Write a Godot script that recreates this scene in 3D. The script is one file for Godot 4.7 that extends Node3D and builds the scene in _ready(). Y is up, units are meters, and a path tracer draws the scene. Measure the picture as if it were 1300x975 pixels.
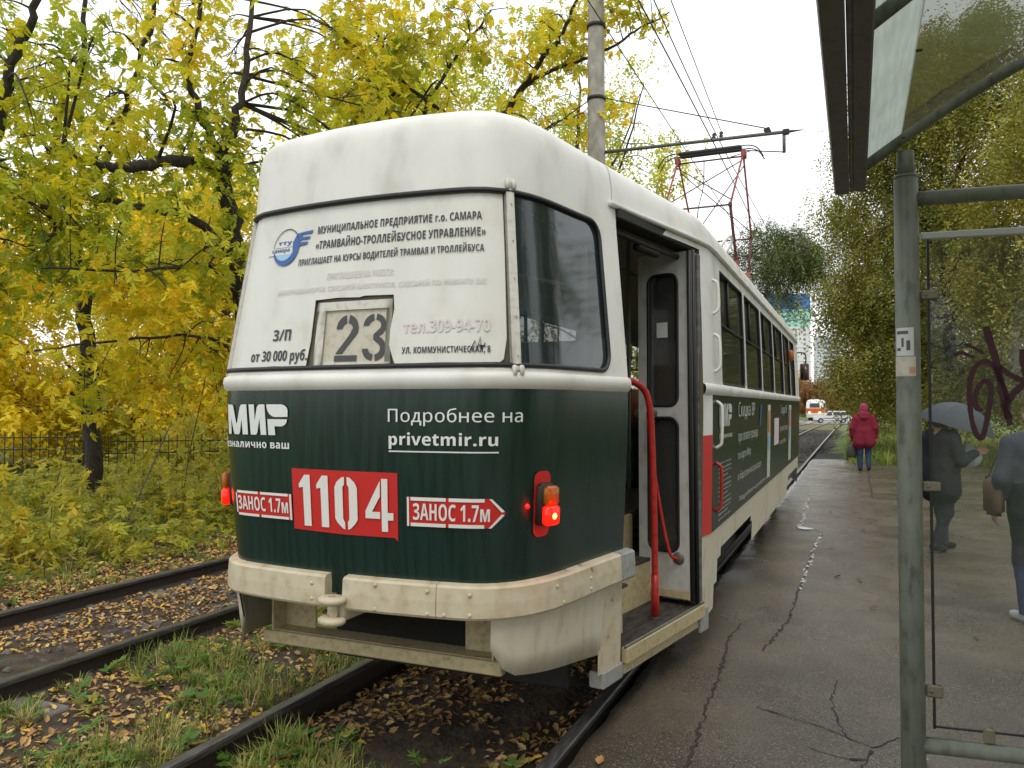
extends Node3D
# A tram standing at a stop under autumn trees. y is up, units are metres, the rails run along z and the tram's track is centred on x = 0.

var rng := RandomNumberGenerator.new()
var M := {}
var names := {}
var outl: PackedVector2Array      # half of the tram's plan, from the middle of the rear round to the middle of the front
var ulen: PackedFloat32Array      # running length along it
const ZC := -9.86
const LEVELS := [[0.2, .09, .05, .06], [0.80, .07, .02, .055], [1.2, .03, .008, .02], [1.6, 0.0, 0.0, 0.0], [1.80, 0.0, 0.0, 0.0], [2.2, .062, .012, .05], [2.62, .13, .03, .11], [2.74, .137, .035, .117], [2.82, .142, .047, .121], [2.88, .149, .066, .128], [2.92, .158, .088, .136], [2.95, .171, .115, .149], [2.975, .192, .150, .170], [2.995, .222, .195, .200], [3.012, .265, .25, .245], [3.027, .325, .32, .315], [3.04, .41, .41, .43], [3.055, .53, .53, .6], [3.07, .68, .68, .82], [3.085, .88, .88, 1.12], [3.1, 1.249, 1.249, 1.6]]


func lin(r: float, g: float, b: float, a := 1.0) -> Color:
	var c := Color(r, g, b).linear_to_srgb()
	c.a = a
	return c


func rnd(a: float, b: float) -> float:
	return rng.randf_range(a, b)


func numbered(called: String) -> String:
	if not names.has(called):
		names[called] = 0
		return called
	names[called] += 1
	return "%s_%03d" % [called, names[called]]


func tag(o: Node, label := "", category := "", group := "", kind := "") -> Node:
	if label: o.set_meta("label", label)
	if category: o.set_meta("category", category)
	if group: o.set_meta("group", group)
	if kind: o.set_meta("kind", kind)
	return o


func thing(called: String, label: String, category: String, at := Vector3.ZERO, turn := 0.0, group := "") -> Node3D:
	var o := Node3D.new()
	o.name = numbered(called)
	add_child(o)
	o.position = at
	o.rotation.y = turn
	tag(o, label, category, group)
	return o


func nst(smooth := true) -> SurfaceTool:
	var st := SurfaceTool.new()
	st.begin(Mesh.PRIMITIVE_TRIANGLES)
	st.set_smooth_group(0 if smooth else -1)
	return st


func obj(called: String, st: SurfaceTool, m: Material, parent: Node = null) -> MeshInstance3D:
	st.generate_normals()
	var me := st.commit()
	return inst(called, me, m, parent)


func inst(called: String, me: Mesh, m: Material, parent: Node = null) -> MeshInstance3D:
	var o := MeshInstance3D.new()
	o.mesh = me
	o.material_override = m
	if parent == null:
		o.name = numbered(called)
		add_child(o)
	else:
		o.name = called
		parent.add_child(o, true)
	return o


func tri(st: SurfaceTool, a: Vector3, b: Vector3, c: Vector3) -> void:
	st.add_vertex(a); st.add_vertex(b); st.add_vertex(c)


func quad(st: SurfaceTool, a: Vector3, b: Vector3, c: Vector3, d: Vector3) -> void:
	tri(st, a, b, c); tri(st, a, c, d)


# a box with chamfered edges
func box(st: SurfaceTool, c: Vector3, s: Vector3, bs := Basis(), ch := 0.0) -> void:
	var h := s / 2.0
	if ch <= 0.0:
		var v := []
		for k in 8:
			v.append(c + bs * Vector3(h.x * (1 if k & 1 else -1), h.y * (1 if k & 2 else -1), h.z * (1 if k & 4 else -1)))
		for f in [[0, 1, 3, 2], [5, 4, 6, 7], [4, 0, 2, 6], [1, 5, 7, 3], [2, 3, 7, 6], [4, 5, 1, 0]]:
			quad(st, v[f[0]], v[f[1]], v[f[2]], v[f[3]])
		return
	ch = minf(ch, minf(h.x, minf(h.y, h.z)) * 0.9)
	var rings := []
	for lv in [[-h.y, ch], [-h.y + ch, 0.0], [h.y - ch, 0.0], [h.y, ch]]:
		var ins: float = lv[1]
		var y: float = lv[0]
		var hx := h.x - ins
		var hz := h.z - ins
		var k := ch
		var r := []
		for q in [[-hx + k, -hz], [hx - k, -hz], [hx, -hz + k], [hx, hz - k], [hx - k, hz], [-hx + k, hz], [-hx, hz - k], [-hx, -hz + k]]:
			r.append(c + bs * Vector3(q[0], y, q[1]))
		rings.append(r)
	for i in 3:
		for j in 8:
			var n := (j + 1) % 8
			quad(st, rings[i][j], rings[i][n], rings[i + 1][n], rings[i + 1][j])
	for i in [0, 3]:
		for j in range(1, 7):
			if i == 0: tri(st, rings[0][0], rings[0][j + 1], rings[0][j])
			else: tri(st, rings[3][0], rings[3][j], rings[3][j + 1])


func tube(st: SurfaceTool, pts: Array, radii, sides := 8, caps := true) -> void:
	var n := pts.size()
	var prev := []
	var ref := Vector3.UP
	for i in n:
		var p: Vector3 = pts[i]
		var d: Vector3 = (pts[mini(i + 1, n - 1)] - pts[maxi(i - 1, 0)]).normalized()
		if i == 0 and absf(d.dot(ref)) > 0.9: ref = Vector3.RIGHT
		var e1 := (ref - d * ref.dot(d)).normalized()
		ref = e1
		var e2 := d.cross(e1)
		var r: float = radii if not radii is Array else radii[i]
		var ring := []
		for k in sides:
			var a := TAU * k / sides
			ring.append(p + (e1 * cos(a) + e2 * sin(a)) * r)
		if i > 0:
			for k in sides:
				var k2 := (k + 1) % sides
				quad(st, prev[k], prev[k2], ring[k2], ring[k])
		if caps and (i == 0 or i == n - 1):
			for k in range(1, sides - 1):
				if i == 0: tri(st, ring[0], ring[k + 1], ring[k])
				else: tri(st, ring[0], ring[k], ring[k + 1])
		prev = ring


func curve(pts: Array, n := 6) -> Array:
	var out := []
	for i in pts.size() - 1:
		var p0: Vector3 = pts[maxi(i - 1, 0)]
		var p1: Vector3 = pts[i]
		var p2: Vector3 = pts[i + 1]
		var p3: Vector3 = pts[mini(i + 2, pts.size() - 1)]
		for k in n:
			out.append(p1.cubic_interpolate(p2, p0, p3, float(k) / n))
	out.append(pts[-1])
	return out


func lathe(st: SurfaceTool, prof: Array, at: Vector3, bs := Basis(), sides := 16) -> void:
	for i in prof.size() - 1:
		for k in sides:
			var a := TAU * k / sides
			var b := TAU * (k + 1) / sides
			var f := func(p, t): return at + bs * Vector3(cos(t) * p[0], p[1], sin(t) * p[0])
			var q := [f.call(prof[i], a), f.call(prof[i + 1], a), f.call(prof[i + 1], b), f.call(prof[i], b)]
			if prof[i][0] > 0.0001 and prof[i + 1][0] > 0.0001: quad(st, q[0], q[1], q[2], q[3])
			elif prof[i][0] > 0.0001: tri(st, q[0], q[1], q[3])
			else: tri(st, q[0], q[1], q[2])


# ---------- materials
func ntex(freq: float, ramp: Array, size := 512, type := FastNoiseLite.TYPE_SIMPLEX_SMOOTH, oct := 4, sd := 1, normal := 0.0) -> NoiseTexture2D:
	var n := FastNoiseLite.new()
	n.seed = sd
	n.noise_type = type
	n.frequency = freq
	n.fractal_octaves = oct
	var t := NoiseTexture2D.new()
	t.width = size
	t.height = size
	t.seamless = true
	t.noise = n
	if normal > 0.0:
		t.as_normal_map = true
		t.bump_strength = normal
	elif ramp:
		var g := Gradient.new()
		var off := PackedFloat32Array()
		var col := PackedColorArray()
		for r in ramp:
			off.append(r[0])
			col.append(r[1])
		g.offsets = off
		g.colors = col
		t.color_ramp = g
	return t


func mat(called: String, c: Color, rough := 0.6, metal := 0.0) -> StandardMaterial3D:
	var m := StandardMaterial3D.new()
	m.resource_name = called
	m.albedo_color = c
	m.roughness = rough
	m.metallic = metal
	M[called] = m
	return m


func tex(m: StandardMaterial3D, t: Texture2D, scale: Vector3, world := true) -> StandardMaterial3D:
	m.albedo_texture = t
	m.uv1_triplanar = true
	m.uv1_world_triplanar = world
	m.uv1_scale = scale
	return m


func greys(a: float, b: float) -> Array:
	return [[0.0, Color(a, a, a)], [1.0, Color(b, b, b)]]


func make_materials() -> void:
	var m: StandardMaterial3D
	var dirt := ntex(.012, [[0.0, Color(.80, .78, .73)], [.3, Color(.93, .925, .91)], [.5, Color(.98, .98, .975)], [1.0, Color(1, 1, 1)]], 512, FastNoiseLite.TYPE_SIMPLEX_SMOOTH, 6, 3)
	var streak := ntex(.014, [[0.0, Color(.62, .64, .64)], [.4, Color(.84, .86, .86)], [.62, Color(.96, .97, .97)], [1.0, Color(1.0, 1.0, 1.0)]], 512, FastNoiseLite.TYPE_SIMPLEX_SMOOTH, 5, 8)
	var rust := ntex(.016, [[0.0, Color(.40, .26, .15)], [.07, Color(.62, .49, .36)], [.12, Color(.87, .84, .77)], [.34, Color(.95, .93, .89)], [.7, Color(1, 1, .98)], [1.0, Color(.94, .94, .91)]], 512, FastNoiseLite.TYPE_SIMPLEX_SMOOTH, 6, 21)
	var rough_a := ntex(.01, greys(.5, 1.0), 256, FastNoiseLite.TYPE_SIMPLEX_SMOOTH, 5, 5)
	var fine := ntex(.05, [], 512, FastNoiseLite.TYPE_SIMPLEX_SMOOTH, 3, 9, 3.0)
	m = tex(mat("white_paint", lin(.76, .75, .72), .6), ntex(.01, [[0.0, Color(.86, .85, .82)], [.35, Color(.955, .953, .945)], [.6, Color(.99, .99, .985)], [1.0, Color(1, 1, 1)]], 512, FastNoiseLite.TYPE_SIMPLEX_SMOOTH, 6, 19), Vector3(.55, .33, .55))
	m.roughness_texture = rough_a
	m = tex(mat("white_trim", lin(.66, .64, .58), .5), dirt, Vector3(3, 3, 3))
	m = tex(mat("green_film", lin(.0095, .031, .0245), .26), streak, Vector3(3.2, .22, 3.2))
	m = tex(mat("cream_paint", lin(.56, .50, .38), .55), rust, Vector3(1.1, 1.1, 1.1))
	m = tex(mat("cream_skirt", lin(.60, .55, .43), .55), dirt, Vector3(1.6, .6, 1.6))
	m = tex(mat("worn_cream", lin(.46, .39, .24), .7), rust, Vector3(2.3, 2.3, 2.3))
	m = tex(mat("grey_paint", lin(.30, .31, .31), .6), rust, Vector3(2.0, 2.0, 2.0))
	m = tex(mat("door_grey", lin(.52, .52, .50), .5), dirt, Vector3(1.6, .8, 1.6))
	m = tex(mat("dark_wood", lin(.055, .045, .038), .75), ntex(.02, [[0, Color(.5, .5, .5)], [.5, Color(.9, .88, .85)], [.75, Color(1, 1, 1)], [1, Color(1, 1, 1)]], 256, FastNoiseLite.TYPE_SIMPLEX_SMOOTH, 5, 31), Vector3(4, 4, 1))
	m = tex(mat("red_paint", lin(.50, .022, .016), .4), ntex(.02, [[0, Color(.5, .5, .5)], [.3, Color(.9, .9, .9)], [1, Color(1, 1, 1)]], 256, FastNoiseLite.TYPE_SIMPLEX_SMOOTH, 5, 33), Vector3(3, 3, 3))
	mat("red_panel", lin(.55, .018, .014), .45)
	mat("stencil_white", lin(.74, .73, .69), .6)
	mat("print_white", lin(.72, .74, .72), .5)
	mat("print_side", lin(.50, .54, .50), .5)
	mat("print_dark", lin(.035, .037, .042), .6)
	mat("print_faint", lin(.63, .60, .58), .6)
	mat("print_faint_pink", lin(.64, .56, .56), .6)
	mat("print_blue", lin(.03, .10, .33), .5)
	mat("print_light_blue", lin(.30, .52, .66), .5)
	mat("stencil_grey", lin(.06, .065, .065), .7)
	m = tex(mat("advert_film", lin(.70, .695, .655), .42), ntex(.008, [[0.0, Color(.90, .89, .86)], [.4, Color(.97, .97, .96)], [1.0, Color(1, 1, 1)]], 512, FastNoiseLite.TYPE_SIMPLEX_SMOOTH, 6, 17), Vector3(1.1, .7, 1.1))
	m = tex(mat("plate_beige", lin(.55, .51, .42), .6), dirt, Vector3(3, 3, 3))
	m = tex(mat("board_frame", lin(.62, .60, .54), .5), dirt, Vector3(3, 3, 3))
	mat("rubber", lin(.012, .012, .012), .5)
	m = tex(mat("grime", lin(.14, .12, .095), .8), dirt, Vector3(5, 5, 5))
	m = mat("tram_glass", lin(.085, .10, .085, .42), .04); m.transparency = BaseMaterial3D.TRANSPARENCY_ALPHA
	m = mat("corner_glass", lin(.018, .032, .036, .74), .06); m.transparency = BaseMaterial3D.TRANSPARENCY_ALPHA
	m = mat("door_glass", lin(.05, .055, .05, .62), .08); m.transparency = BaseMaterial3D.TRANSPARENCY_ALPHA
	mat("interior_wall", lin(.30, .29, .24), .7)
	mat("interior_ceiling", lin(.42, .42, .40), .7)
	mat("interior_green", lin(.32, .42, .31), .5)
	mat("seat_orange", lin(.28, .07, .02), .5)
	mat("dark_steel", lin(.030, .028, .026), .6, .4)
	m = tex(mat("under_steel", lin(.02, .018, .016), .85), dirt, Vector3(3, 3, 3))
	m = tex(mat("pantograph_red", lin(.33, .075, .065), .6), dirt, Vector3(6, 6, 6))
	mat("pantograph_dark", lin(.10, .025, .022), .6)
	mat("carbon", lin(.022, .022, .022), .6)
	mat("wire", lin(.02, .02, .022), .5, .3)
	m = tex(mat("concrete", lin(.42, .40, .36), .85), ntex(.02, [[0, Color(.66, .65, .62)], [1, Color(1, 1, 1)]], 256, FastNoiseLite.TYPE_SIMPLEX_SMOOTH, 5, 41), Vector3(.9, .5, .9))
	m = tex(mat("galvanised", lin(.20, .205, .195), .5, .35), ntex(.03, [[0, Color(.62, .62, .6)], [1, Color(1, 1, 1)]], 256, FastNoiseLite.TYPE_SIMPLEX_SMOOTH, 4, 43), Vector3(2, 2, 2))
	# shelter
	m = tex(mat("shelter_paint", lin(.20, .22, .185), .62), ntex(.014, [[0, Color(.52, .50, .42)], [.35, Color(.85, .85, .82)], [1, Color(1, 1, 1)]], 512, FastNoiseLite.TYPE_SIMPLEX_SMOOTH, 6, 51), Vector3(2.6, .9, 2.6))
	m = tex(mat("shelter_dark", lin(.13, .128, .118), .55), dirt, Vector3(2, 2, 2))
	mat("edge_light", lin(.55, .57, .57), .4)
	m = mat("shelter_glass", lin(.16, .20, .17, .13), .03); m.transparency = BaseMaterial3D.TRANSPARENCY_ALPHA
	m = mat("bronze_sheet", lin(.38, .34, .26, .74), .07); m.transparency = BaseMaterial3D.TRANSPARENCY_ALPHA; m.metallic_specular = 0.7
	m = tex(mat("frosted_sheet", lin(.60, .66, .61), .35), ntex(.02, [[0, Color(.8, .82, .8)], [1, Color(1, 1, 1)]], 256, FastNoiseLite.TYPE_SIMPLEX_SMOOTH, 4, 57), Vector3(9, 1, .7)); m.backlight_enabled = true; m.backlight = Color(.95, .95, .95)
	mat("aluminium", lin(.42, .45, .43), .35, .3)
	m = tex(mat("clip_metal", lin(.20, .18, .12), .5, .3), dirt, Vector3(9, 9, 9))
	mat("graffiti", lin(.035, .0025, .008), .6)
	mat("paper", lin(.55, .56, .54), .8)
	mat("paper_ink", lin(.10, .10, .10), .8)
	mat("paper_orange", lin(.50, .27, .16), .8)
	# lamps
	mat("amber_lens", lin(.42, .10, .008), .25)
	m = mat("red_lens", lin(.50, .02, .01), .2)
	m.emission_enabled = true; m.emission = Color(1.0, .07, .03); m.emission_energy_multiplier = 1.3
	m = mat("tail_bulb", lin(.9, .5, .2), .3)
	m.emission_enabled = true; m.emission = Color(1.0, .62, .28); m.emission_energy_multiplier = 5.0
	m = mat("head_lamp_lit", lin(.9, .85, .7), .3)
	m.emission_enabled = true; m.emission = Color(1.0, .85, .5); m.emission_energy_multiplier = 5.0
	# ground
	m = tex(mat("soil", lin(.085, .062, .040), .92), ntex(.012, [[0, Color(.55, .53, .5)], [.5, Color(.82, .8, .77)], [1, Color(1, 1, 1)]], 512, FastNoiseLite.TYPE_SIMPLEX_SMOOTH, 6, 61), Vector3(.7, .7, .7))
	m.normal_enabled = true; m.normal_texture = fine; m.normal_scale = 1.5
	m = tex(mat("lawn", lin(.10, .15, .02), .95), ntex(.02, [[0, Color(.6, .55, .3)], [.5, Color(.9, .9, .8)], [1, Color(1, 1, 1)]], 512, FastNoiseLite.TYPE_SIMPLEX_SMOOTH, 6, 63), Vector3(.2, .2, .2))
	m = tex(mat("far_grass", lin(.17, .16, .035), .95), ntex(.02, [[0, Color(.55, .5, .4)], [1, Color(1, 1, 1)]], 512, FastNoiseLite.TYPE_SIMPLEX_SMOOTH, 6, 64), Vector3(.15, .15, .15))
	m = tex(mat("gravel_fill", lin(.075, .067, .058), .95), ntex(.06, [[0, Color(.35, .35, .35)], [1, Color(1, 1, 1)]], 512, FastNoiseLite.TYPE_CELLULAR, 2, 65), Vector3(1.2, 1.2, 1.2))
	m = mat("gravel_stone", Color.WHITE, .9); m.vertex_color_use_as_albedo = true
	m = tex(mat("rail_head", lin(.15, .155, .16), .36, .3), ntex(.03, [[0, Color(.55, .5, .45)], [1, Color(1, 1, 1)]], 256, FastNoiseLite.TYPE_SIMPLEX_SMOOTH, 4, 67), Vector3(8, 8, .6))
	m = tex(mat("rail_side", lin(.040, .030, .024), .85), rust, Vector3(2, 2, 2))
	m = tex(mat("sleeper_concrete", lin(.16, .145, .125), .9), dirt, Vector3(4, 4, 4))
	mat("crack_dirt", lin(.034, .029, .023), .9)
	mat("pebble", lin(.50, .49, .46), .7)
	mat("puddle", lin(.045, .038, .030), .06)
	# plants
	m = tex(mat("bark", lin(.085, .070, .055), .95), ntex(.03, [[0, Color(.4, .38, .36)], [1, Color(1, 1, 1)]], 256, FastNoiseLite.TYPE_SIMPLEX_SMOOTH, 5, 71), Vector3(3, 1, 3))
	m = tex(mat("bark_pale", lin(.20, .17, .13), .95), ntex(.03, [[0, Color(.45, .43, .4)], [1, Color(1, 1, 1)]], 256, FastNoiseLite.TYPE_SIMPLEX_SMOOTH, 5, 73), Vector3(3, 1, 3))
	m = mat("leaf", Color.WHITE, .5); m.vertex_color_use_as_albedo = true; m.backlight_enabled = true; m.backlight = Color(1, 1, 1)
	m = mat("small_leaf", Color.WHITE, .6); m.vertex_color_use_as_albedo = true; m.backlight_enabled = true; m.backlight = Color(.8, .8, .8)
	m = mat("litter", Color.WHITE, .75); m.vertex_color_use_as_albedo = true
	m = mat("grass_blade", Color.WHITE, .7); m.vertex_color_use_as_albedo = true; m.backlight_enabled = true; m.backlight = Color(.5, .5, .5)
	mat("fence_black", lin(.010, .010, .010), .5)
	# people and far things
	m = mat("cloth", Color.WHITE, .85); m.vertex_color_use_as_albedo = true
	mat("umbrella_cloth", lin(.045, .055, .07), .7)
	mat("plastic_bag", lin(.42, .46, .50), .35)
	mat("bag_dark", lin(.05, .045, .04), .6)
	mat("bag_brown", lin(.10, .055, .035), .7)
	mat("car_white", lin(.68, .69, .70), .25); mat("car_red", lin(.42, .03, .03), .3); mat("car_dark", lin(.03, .03, .035), .3)
	mat("car_glass", lin(.03, .035, .04), .08); mat("tyre", lin(.015, .015, .015), .8); mat("rim", lin(.35, .35, .36), .4, .6)
	mat("tram_orange", lin(.62, .10, .015), .4); mat("tram_white", lin(.72, .70, .66), .4)
	mat("tower_white", lin(.70, .70, .69), .8); mat("tower_grey", lin(.68, .70, .71), .8)
	mat("tower_blue", lin(.02, .20, .62), .7); mat("tower_mint", lin(.32, .66, .58), .7); mat("tower_yellow", lin(.72, .48, .02), .7)
	mat("tower_glass", lin(.20, .23, .26), .3)
	mat("mirror_brown", lin(.22, .08, .03), .5); mat("mirror_glass", lin(.06, .05, .045), .08, .3)
	asphalt_material()


# asphalt: brown-grey binder with pale chippings showing, wet in patches
func asphalt_material() -> void:
	var n := 2048
	var r := RandomNumberGenerator.new()
	r.seed = 77
	var f := FastNoiseLite.new()
	f.seed = 4
	f.frequency = .0022
	f.fractal_octaves = 6
	var g := FastNoiseLite.new()
	g.seed = 14
	g.frequency = .11
	g.fractal_octaves = 2
	var bd := f.get_seamless_image(n, n).get_data()
	var sd := g.get_seamless_image(n, n).get_data()
	var d := PackedByteArray()
	d.resize(n * n * 3)
	var k := 0
	for i in n * n:
		var v := 116.0 + (bd[i] - 128) * .20 + (sd[i] - 128) * .24 + (r.randi() & 31)
		d[k] = int(v)
		d[k + 1] = int(v * .968)
		d[k + 2] = int(v * .895)
		k += 3
	for q in 52000:
		var x := r.randi_range(1, n - 6)
		var y := r.randi_range(1, n - 6)
		var v := int(r.randf_range(150, 250))
		for a in r.randi_range(1, 4):
			for b in r.randi_range(1, 3):
				var i := ((y + b) * n + x + a) * 3
				d[i] = v
				d[i + 1] = int(v * .97)
				d[i + 2] = int(v * .9)
	var im := Image.create_from_data(n, n, false, Image.FORMAT_RGB8, d)
	var m := tex(mat("asphalt", lin(.43, .385, .325), .6), ImageTexture.create_from_image(im), Vector3(.23, .23, .23))
	m.roughness = 1.0
	m.roughness_texture = ntex(.0035, [[0, Color(.15, .15, .15)], [.45, Color(.27, .27, .27)], [1, Color(.46, .46, .46)]], 1024, FastNoiseLite.TYPE_SIMPLEX_SMOOTH, 6, 81)
	m.normal_enabled = true
	m.normal_texture = ntex(.4, [], 1024, FastNoiseLite.TYPE_SIMPLEX_SMOOTH, 2, 83, 5.0)
	m.normal_scale = .3


# ---------- the tram's skin: u runs along the plan from the middle of the rear (right +, left -), y is the height
func make_outline() -> void:
	var pts := PackedVector2Array()
	for i in 13:
		var x := .6 * i / 12.0
		pts.append(Vector2(x, -2.93 - (4.0 - sqrt(16.0 - x * x))))
	var p0 := pts[-1]
	var t := Vector2(sqrt(1 - .0225), -.15)
	var p3 := Vector2(.925, -3.42)
	var side := Vector2(1.25, -5.36)
	var d := (side - p3).normalized()
	for i in range(1, 15):
		pts.append(p0.bezier_interpolate(p0 + t * .20, p3 - d * .24, p3, i / 14.0))
	for i in range(1, 13):
		pts.append(p3.lerp(side, i / 12.0))
	for i in range(1, 5):
		pts.append(Vector2(1.25, -5.36 - 4.5 * i / 4.0))
	var half := pts.size()
	for i in range(half - 2, -1, -1):
		pts.append(Vector2(pts[i].x, 2 * ZC - pts[i].y))
	outl = pts
	ulen = PackedFloat32Array([0.0])
	for i in range(1, pts.size()):
		ulen.append(ulen[-1] + pts[i].distance_to(pts[i - 1]))


func plan(a: float) -> Vector2:
	var i := ulen.bsearch(a)
	if i <= 0: return outl[0]
	if i >= outl.size(): return outl[-1]
	return outl[i - 1].lerp(outl[i], (a - ulen[i - 1]) / (ulen[i] - ulen[i - 1]))


func skin(u: float, y: float, off := 0.0) -> Vector3:
	var p := skin0(u, y)
	if off == 0.0: return p
	return p + skin_normal(u, y) * off


func skin_normal(u: float, y: float) -> Vector3:
	var e := .02
	return (skin0(u + e, y) - skin0(u - e, y)).cross(skin0(u, y + e) - skin0(u, y - e)).normalized()


func skin0(u: float, y: float) -> Vector3:
	var total := ulen[-1]
	var s := 1.0
	if u < 0.0:
		s = -1.0
		u = -u
	if u > total:
		u = 2 * total - u
		s = -s
	var p := plan(u)
	var fr := minf(u, total - u)
	var w := smoothstep(1.2, 3.16, fr)
	var k := 1
	while k < LEVELS.size() - 1 and y > LEVELS[k][0]: k += 1
	var a: Array = LEVELS[k - 1]
	var b: Array = LEVELS[k]
	var f := clampf((y - a[0]) / (b[0] - a[0]), 0.0, 1.0)
	var ix := lerpf(lerpf(a[1], b[1], f), lerpf(a[2], b[2], f), w)
	var iz := lerpf(a[3], b[3], f)
	return Vector3(s * p.x * (1.0 - ix / 1.25), y, ZC + (p.y - ZC) * (1.0 - iz / 6.93))


func ulist(u0: float, u1: float) -> Array:
	var out := [u0]
	for s in [-1.0, 1.0]:
		for v in ulen:
			var q: float = v * s
			if q > u0 + .012 and q < u1 - .012: out.append(q)
	out.append(u1)
	out.sort()
	var uniq := [out[0]]
	for v in out:
		if v > uniq[-1] + .004: uniq.append(v)
	uniq[-1] = u1
	return uniq


func ylist(y0: float, y1: float, step := .25) -> Array:
	var out := [y0]
	for l in LEVELS:
		if l[0] > y0 + .01 and l[0] < y1 - .01: out.append(l[0])
	out.append(y1)
	var fine := [out[0]]
	for i in range(1, out.size()):
		var n := ceili((out[i] - out[i - 1]) / step)
		for k in n: fine.append(lerpf(out[i - 1], out[i], (k + 1.0) / n))
	return fine


func patch(st: SurfaceTool, u0: float, u1: float, y0: float, y1: float, off := 0.0, step := .25) -> void:
	if u1 - u0 < .001 or y1 - y0 < .001: return
	var us := ulist(u0, u1)
	var ys := ylist(y0, y1, step)
	var prev := []
	for i in us.size():
		var col := []
		for y in ys: col.append(skin(us[i], y, off))
		if i > 0:
			for j in ys.size() - 1:
				quad(st, prev[j], prev[j + 1], col[j + 1], col[j])
		prev = col


func rounded(u0: float, u1: float, y0: float, y1: float, r: float) -> Array:
	var out := []
	for c in [[u1 - r, y1 - r, 0.0], [u0 + r, y1 - r, PI / 2], [u0 + r, y0 + r, PI], [u1 - r, y0 + r, PI * 1.5]]:
		for k in 7:
			var a: float = c[2] + PI / 2 * k / 6.0
			out.append(Vector2(c[0] + cos(a) * r, c[1] + sin(a) * r))
	var dense := []
	for i in out.size():
		var p: Vector2 = out[i]
		var q: Vector2 = out[(i + 1) % out.size()]
		var n := maxi(1, ceili(p.distance_to(q) / .08))
		for k in n: dense.append(p.lerp(q, k / float(n)))
	return dense


# a strip of wall with openings [u0, u1, y0, y1, r]; each keeps its rounded corners
func wall(st: SurfaceTool, u0: float, u1: float, y0: float, y1: float, holes: Array) -> void:
	var at := u0
	for h in holes:
		patch(st, at, h[0], y0, y1)
		patch(st, h[0], h[1], y0, h[2])
		patch(st, h[0], h[1], h[3], y1)
		if h[4] > 0.0:
			var r: float = h[4]
			for c in [[h[1], h[3], -1, -1, 0.0], [h[0], h[3], 1, -1, PI / 2], [h[0], h[2], 1, 1, PI], [h[1], h[2], -1, 1, PI * 1.5]]:
				var o := Vector2(c[0] + c[2] * r, c[1] + c[3] * r)
				for k in 6:
					var a: float = c[4] + PI / 2 * k / 6.0
					var b: float = c[4] + PI / 2 * (k + 1) / 6.0
					tri(st, skin(c[0], c[1]), skin(o.x + cos(a) * r, o.y + sin(a) * r), skin(o.x + cos(b) * r, o.y + sin(b) * r))
		at = h[1]
	patch(st, at, u1, y0, y1)


func seal(st: SurfaceTool, path: Array, rad: float, off := 0.0, close := true) -> void:
	var pts := []
	for p in path: pts.append(skin(p.x, p.y, off))
	if close:
		pts.append(pts[0])
	tube(st, pts, rad, 6, not close)


# a flat shape given in (u, y), laid on the skin
func lay(st: SurfaceTool, pts: Array, off: float) -> void:
	# cut into upright strips so that it follows the curve
	var all := PackedVector2Array(pts)
	var u0 := 1e9
	var u1 := -1e9
	for p in all:
		u0 = minf(u0, p.x)
		u1 = maxf(u1, p.x)
	var n := maxi(1, ceili((u1 - u0) / .06))
	for k in n:
		var a := lerpf(u0, u1, k / float(n)) - (.01 if k == 0 else 0.0)
		var b := lerpf(u0, u1, (k + 1) / float(n)) + (.01 if k == n - 1 else 0.0)
		var cuts := [all]
		if n > 1: cuts = Geometry2D.intersect_polygons(all, PackedVector2Array([Vector2(a, -5), Vector2(b, -5), Vector2(b, 9), Vector2(a, 9)]))
		for pv in cuts:
			var ix := Geometry2D.triangulate_polygon(pv)
			for i in range(0, ix.size(), 3):
				tri(st, skin(pv[ix[i]].x, pv[ix[i]].y, off), skin(pv[ix[i + 1]].x, pv[ix[i + 1]].y, off), skin(pv[ix[i + 2]].x, pv[ix[i + 2]].y, off))


func lay_tri(st: SurfaceTool, a: Vector2, b: Vector2, c: Vector2, off: float, depth: int) -> void:
	var lab := absf(a.x - b.x)
	var lbc := absf(b.x - c.x)
	var lca := absf(c.x - a.x)
	var m := maxf(lab, maxf(lbc, lca))
	if depth < 8 and m > .07:
		if m == lab:
			var q := (a + b) / 2
			lay_tri(st, a, q, c, off, depth + 1)
			lay_tri(st, q, b, c, off, depth + 1)
		elif m == lbc:
			var q := (b + c) / 2
			lay_tri(st, a, b, q, off, depth + 1)
			lay_tri(st, a, q, c, off, depth + 1)
		else:
			var q := (c + a) / 2
			lay_tri(st, a, b, q, off, depth + 1)
			lay_tri(st, q, b, c, off, depth + 1)
		return
	tri(st, skin(a.x, a.y, off), skin(b.x, b.y, off), skin(c.x, c.y, off))


# lettering fitted to a box in (u, y); slant shears it
func text_tris(s: String, bold: bool, serif := false) -> Array:
	var t := TextMesh.new()
	var f := SystemFont.new()
	f.font_names = PackedStringArray(["Droid Serif" if serif else "Droid Sans"])
	f.font_weight = 700 if bold else 400
	t.font = f
	t.font_size = 64
	t.pixel_size = .01
	t.depth = 0.0
	t.text = s
	var arr := t.get_mesh_arrays()
	var v: PackedVector3Array = arr[Mesh.ARRAY_VERTEX]
	var ix = arr[Mesh.ARRAY_INDEX]
	var out := []
	if ix != null and ix.size():
		for i in ix: out.append(Vector2(v[i].x, v[i].y))
	else:
		for p in v: out.append(Vector2(p.x, p.y))
	return out


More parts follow.
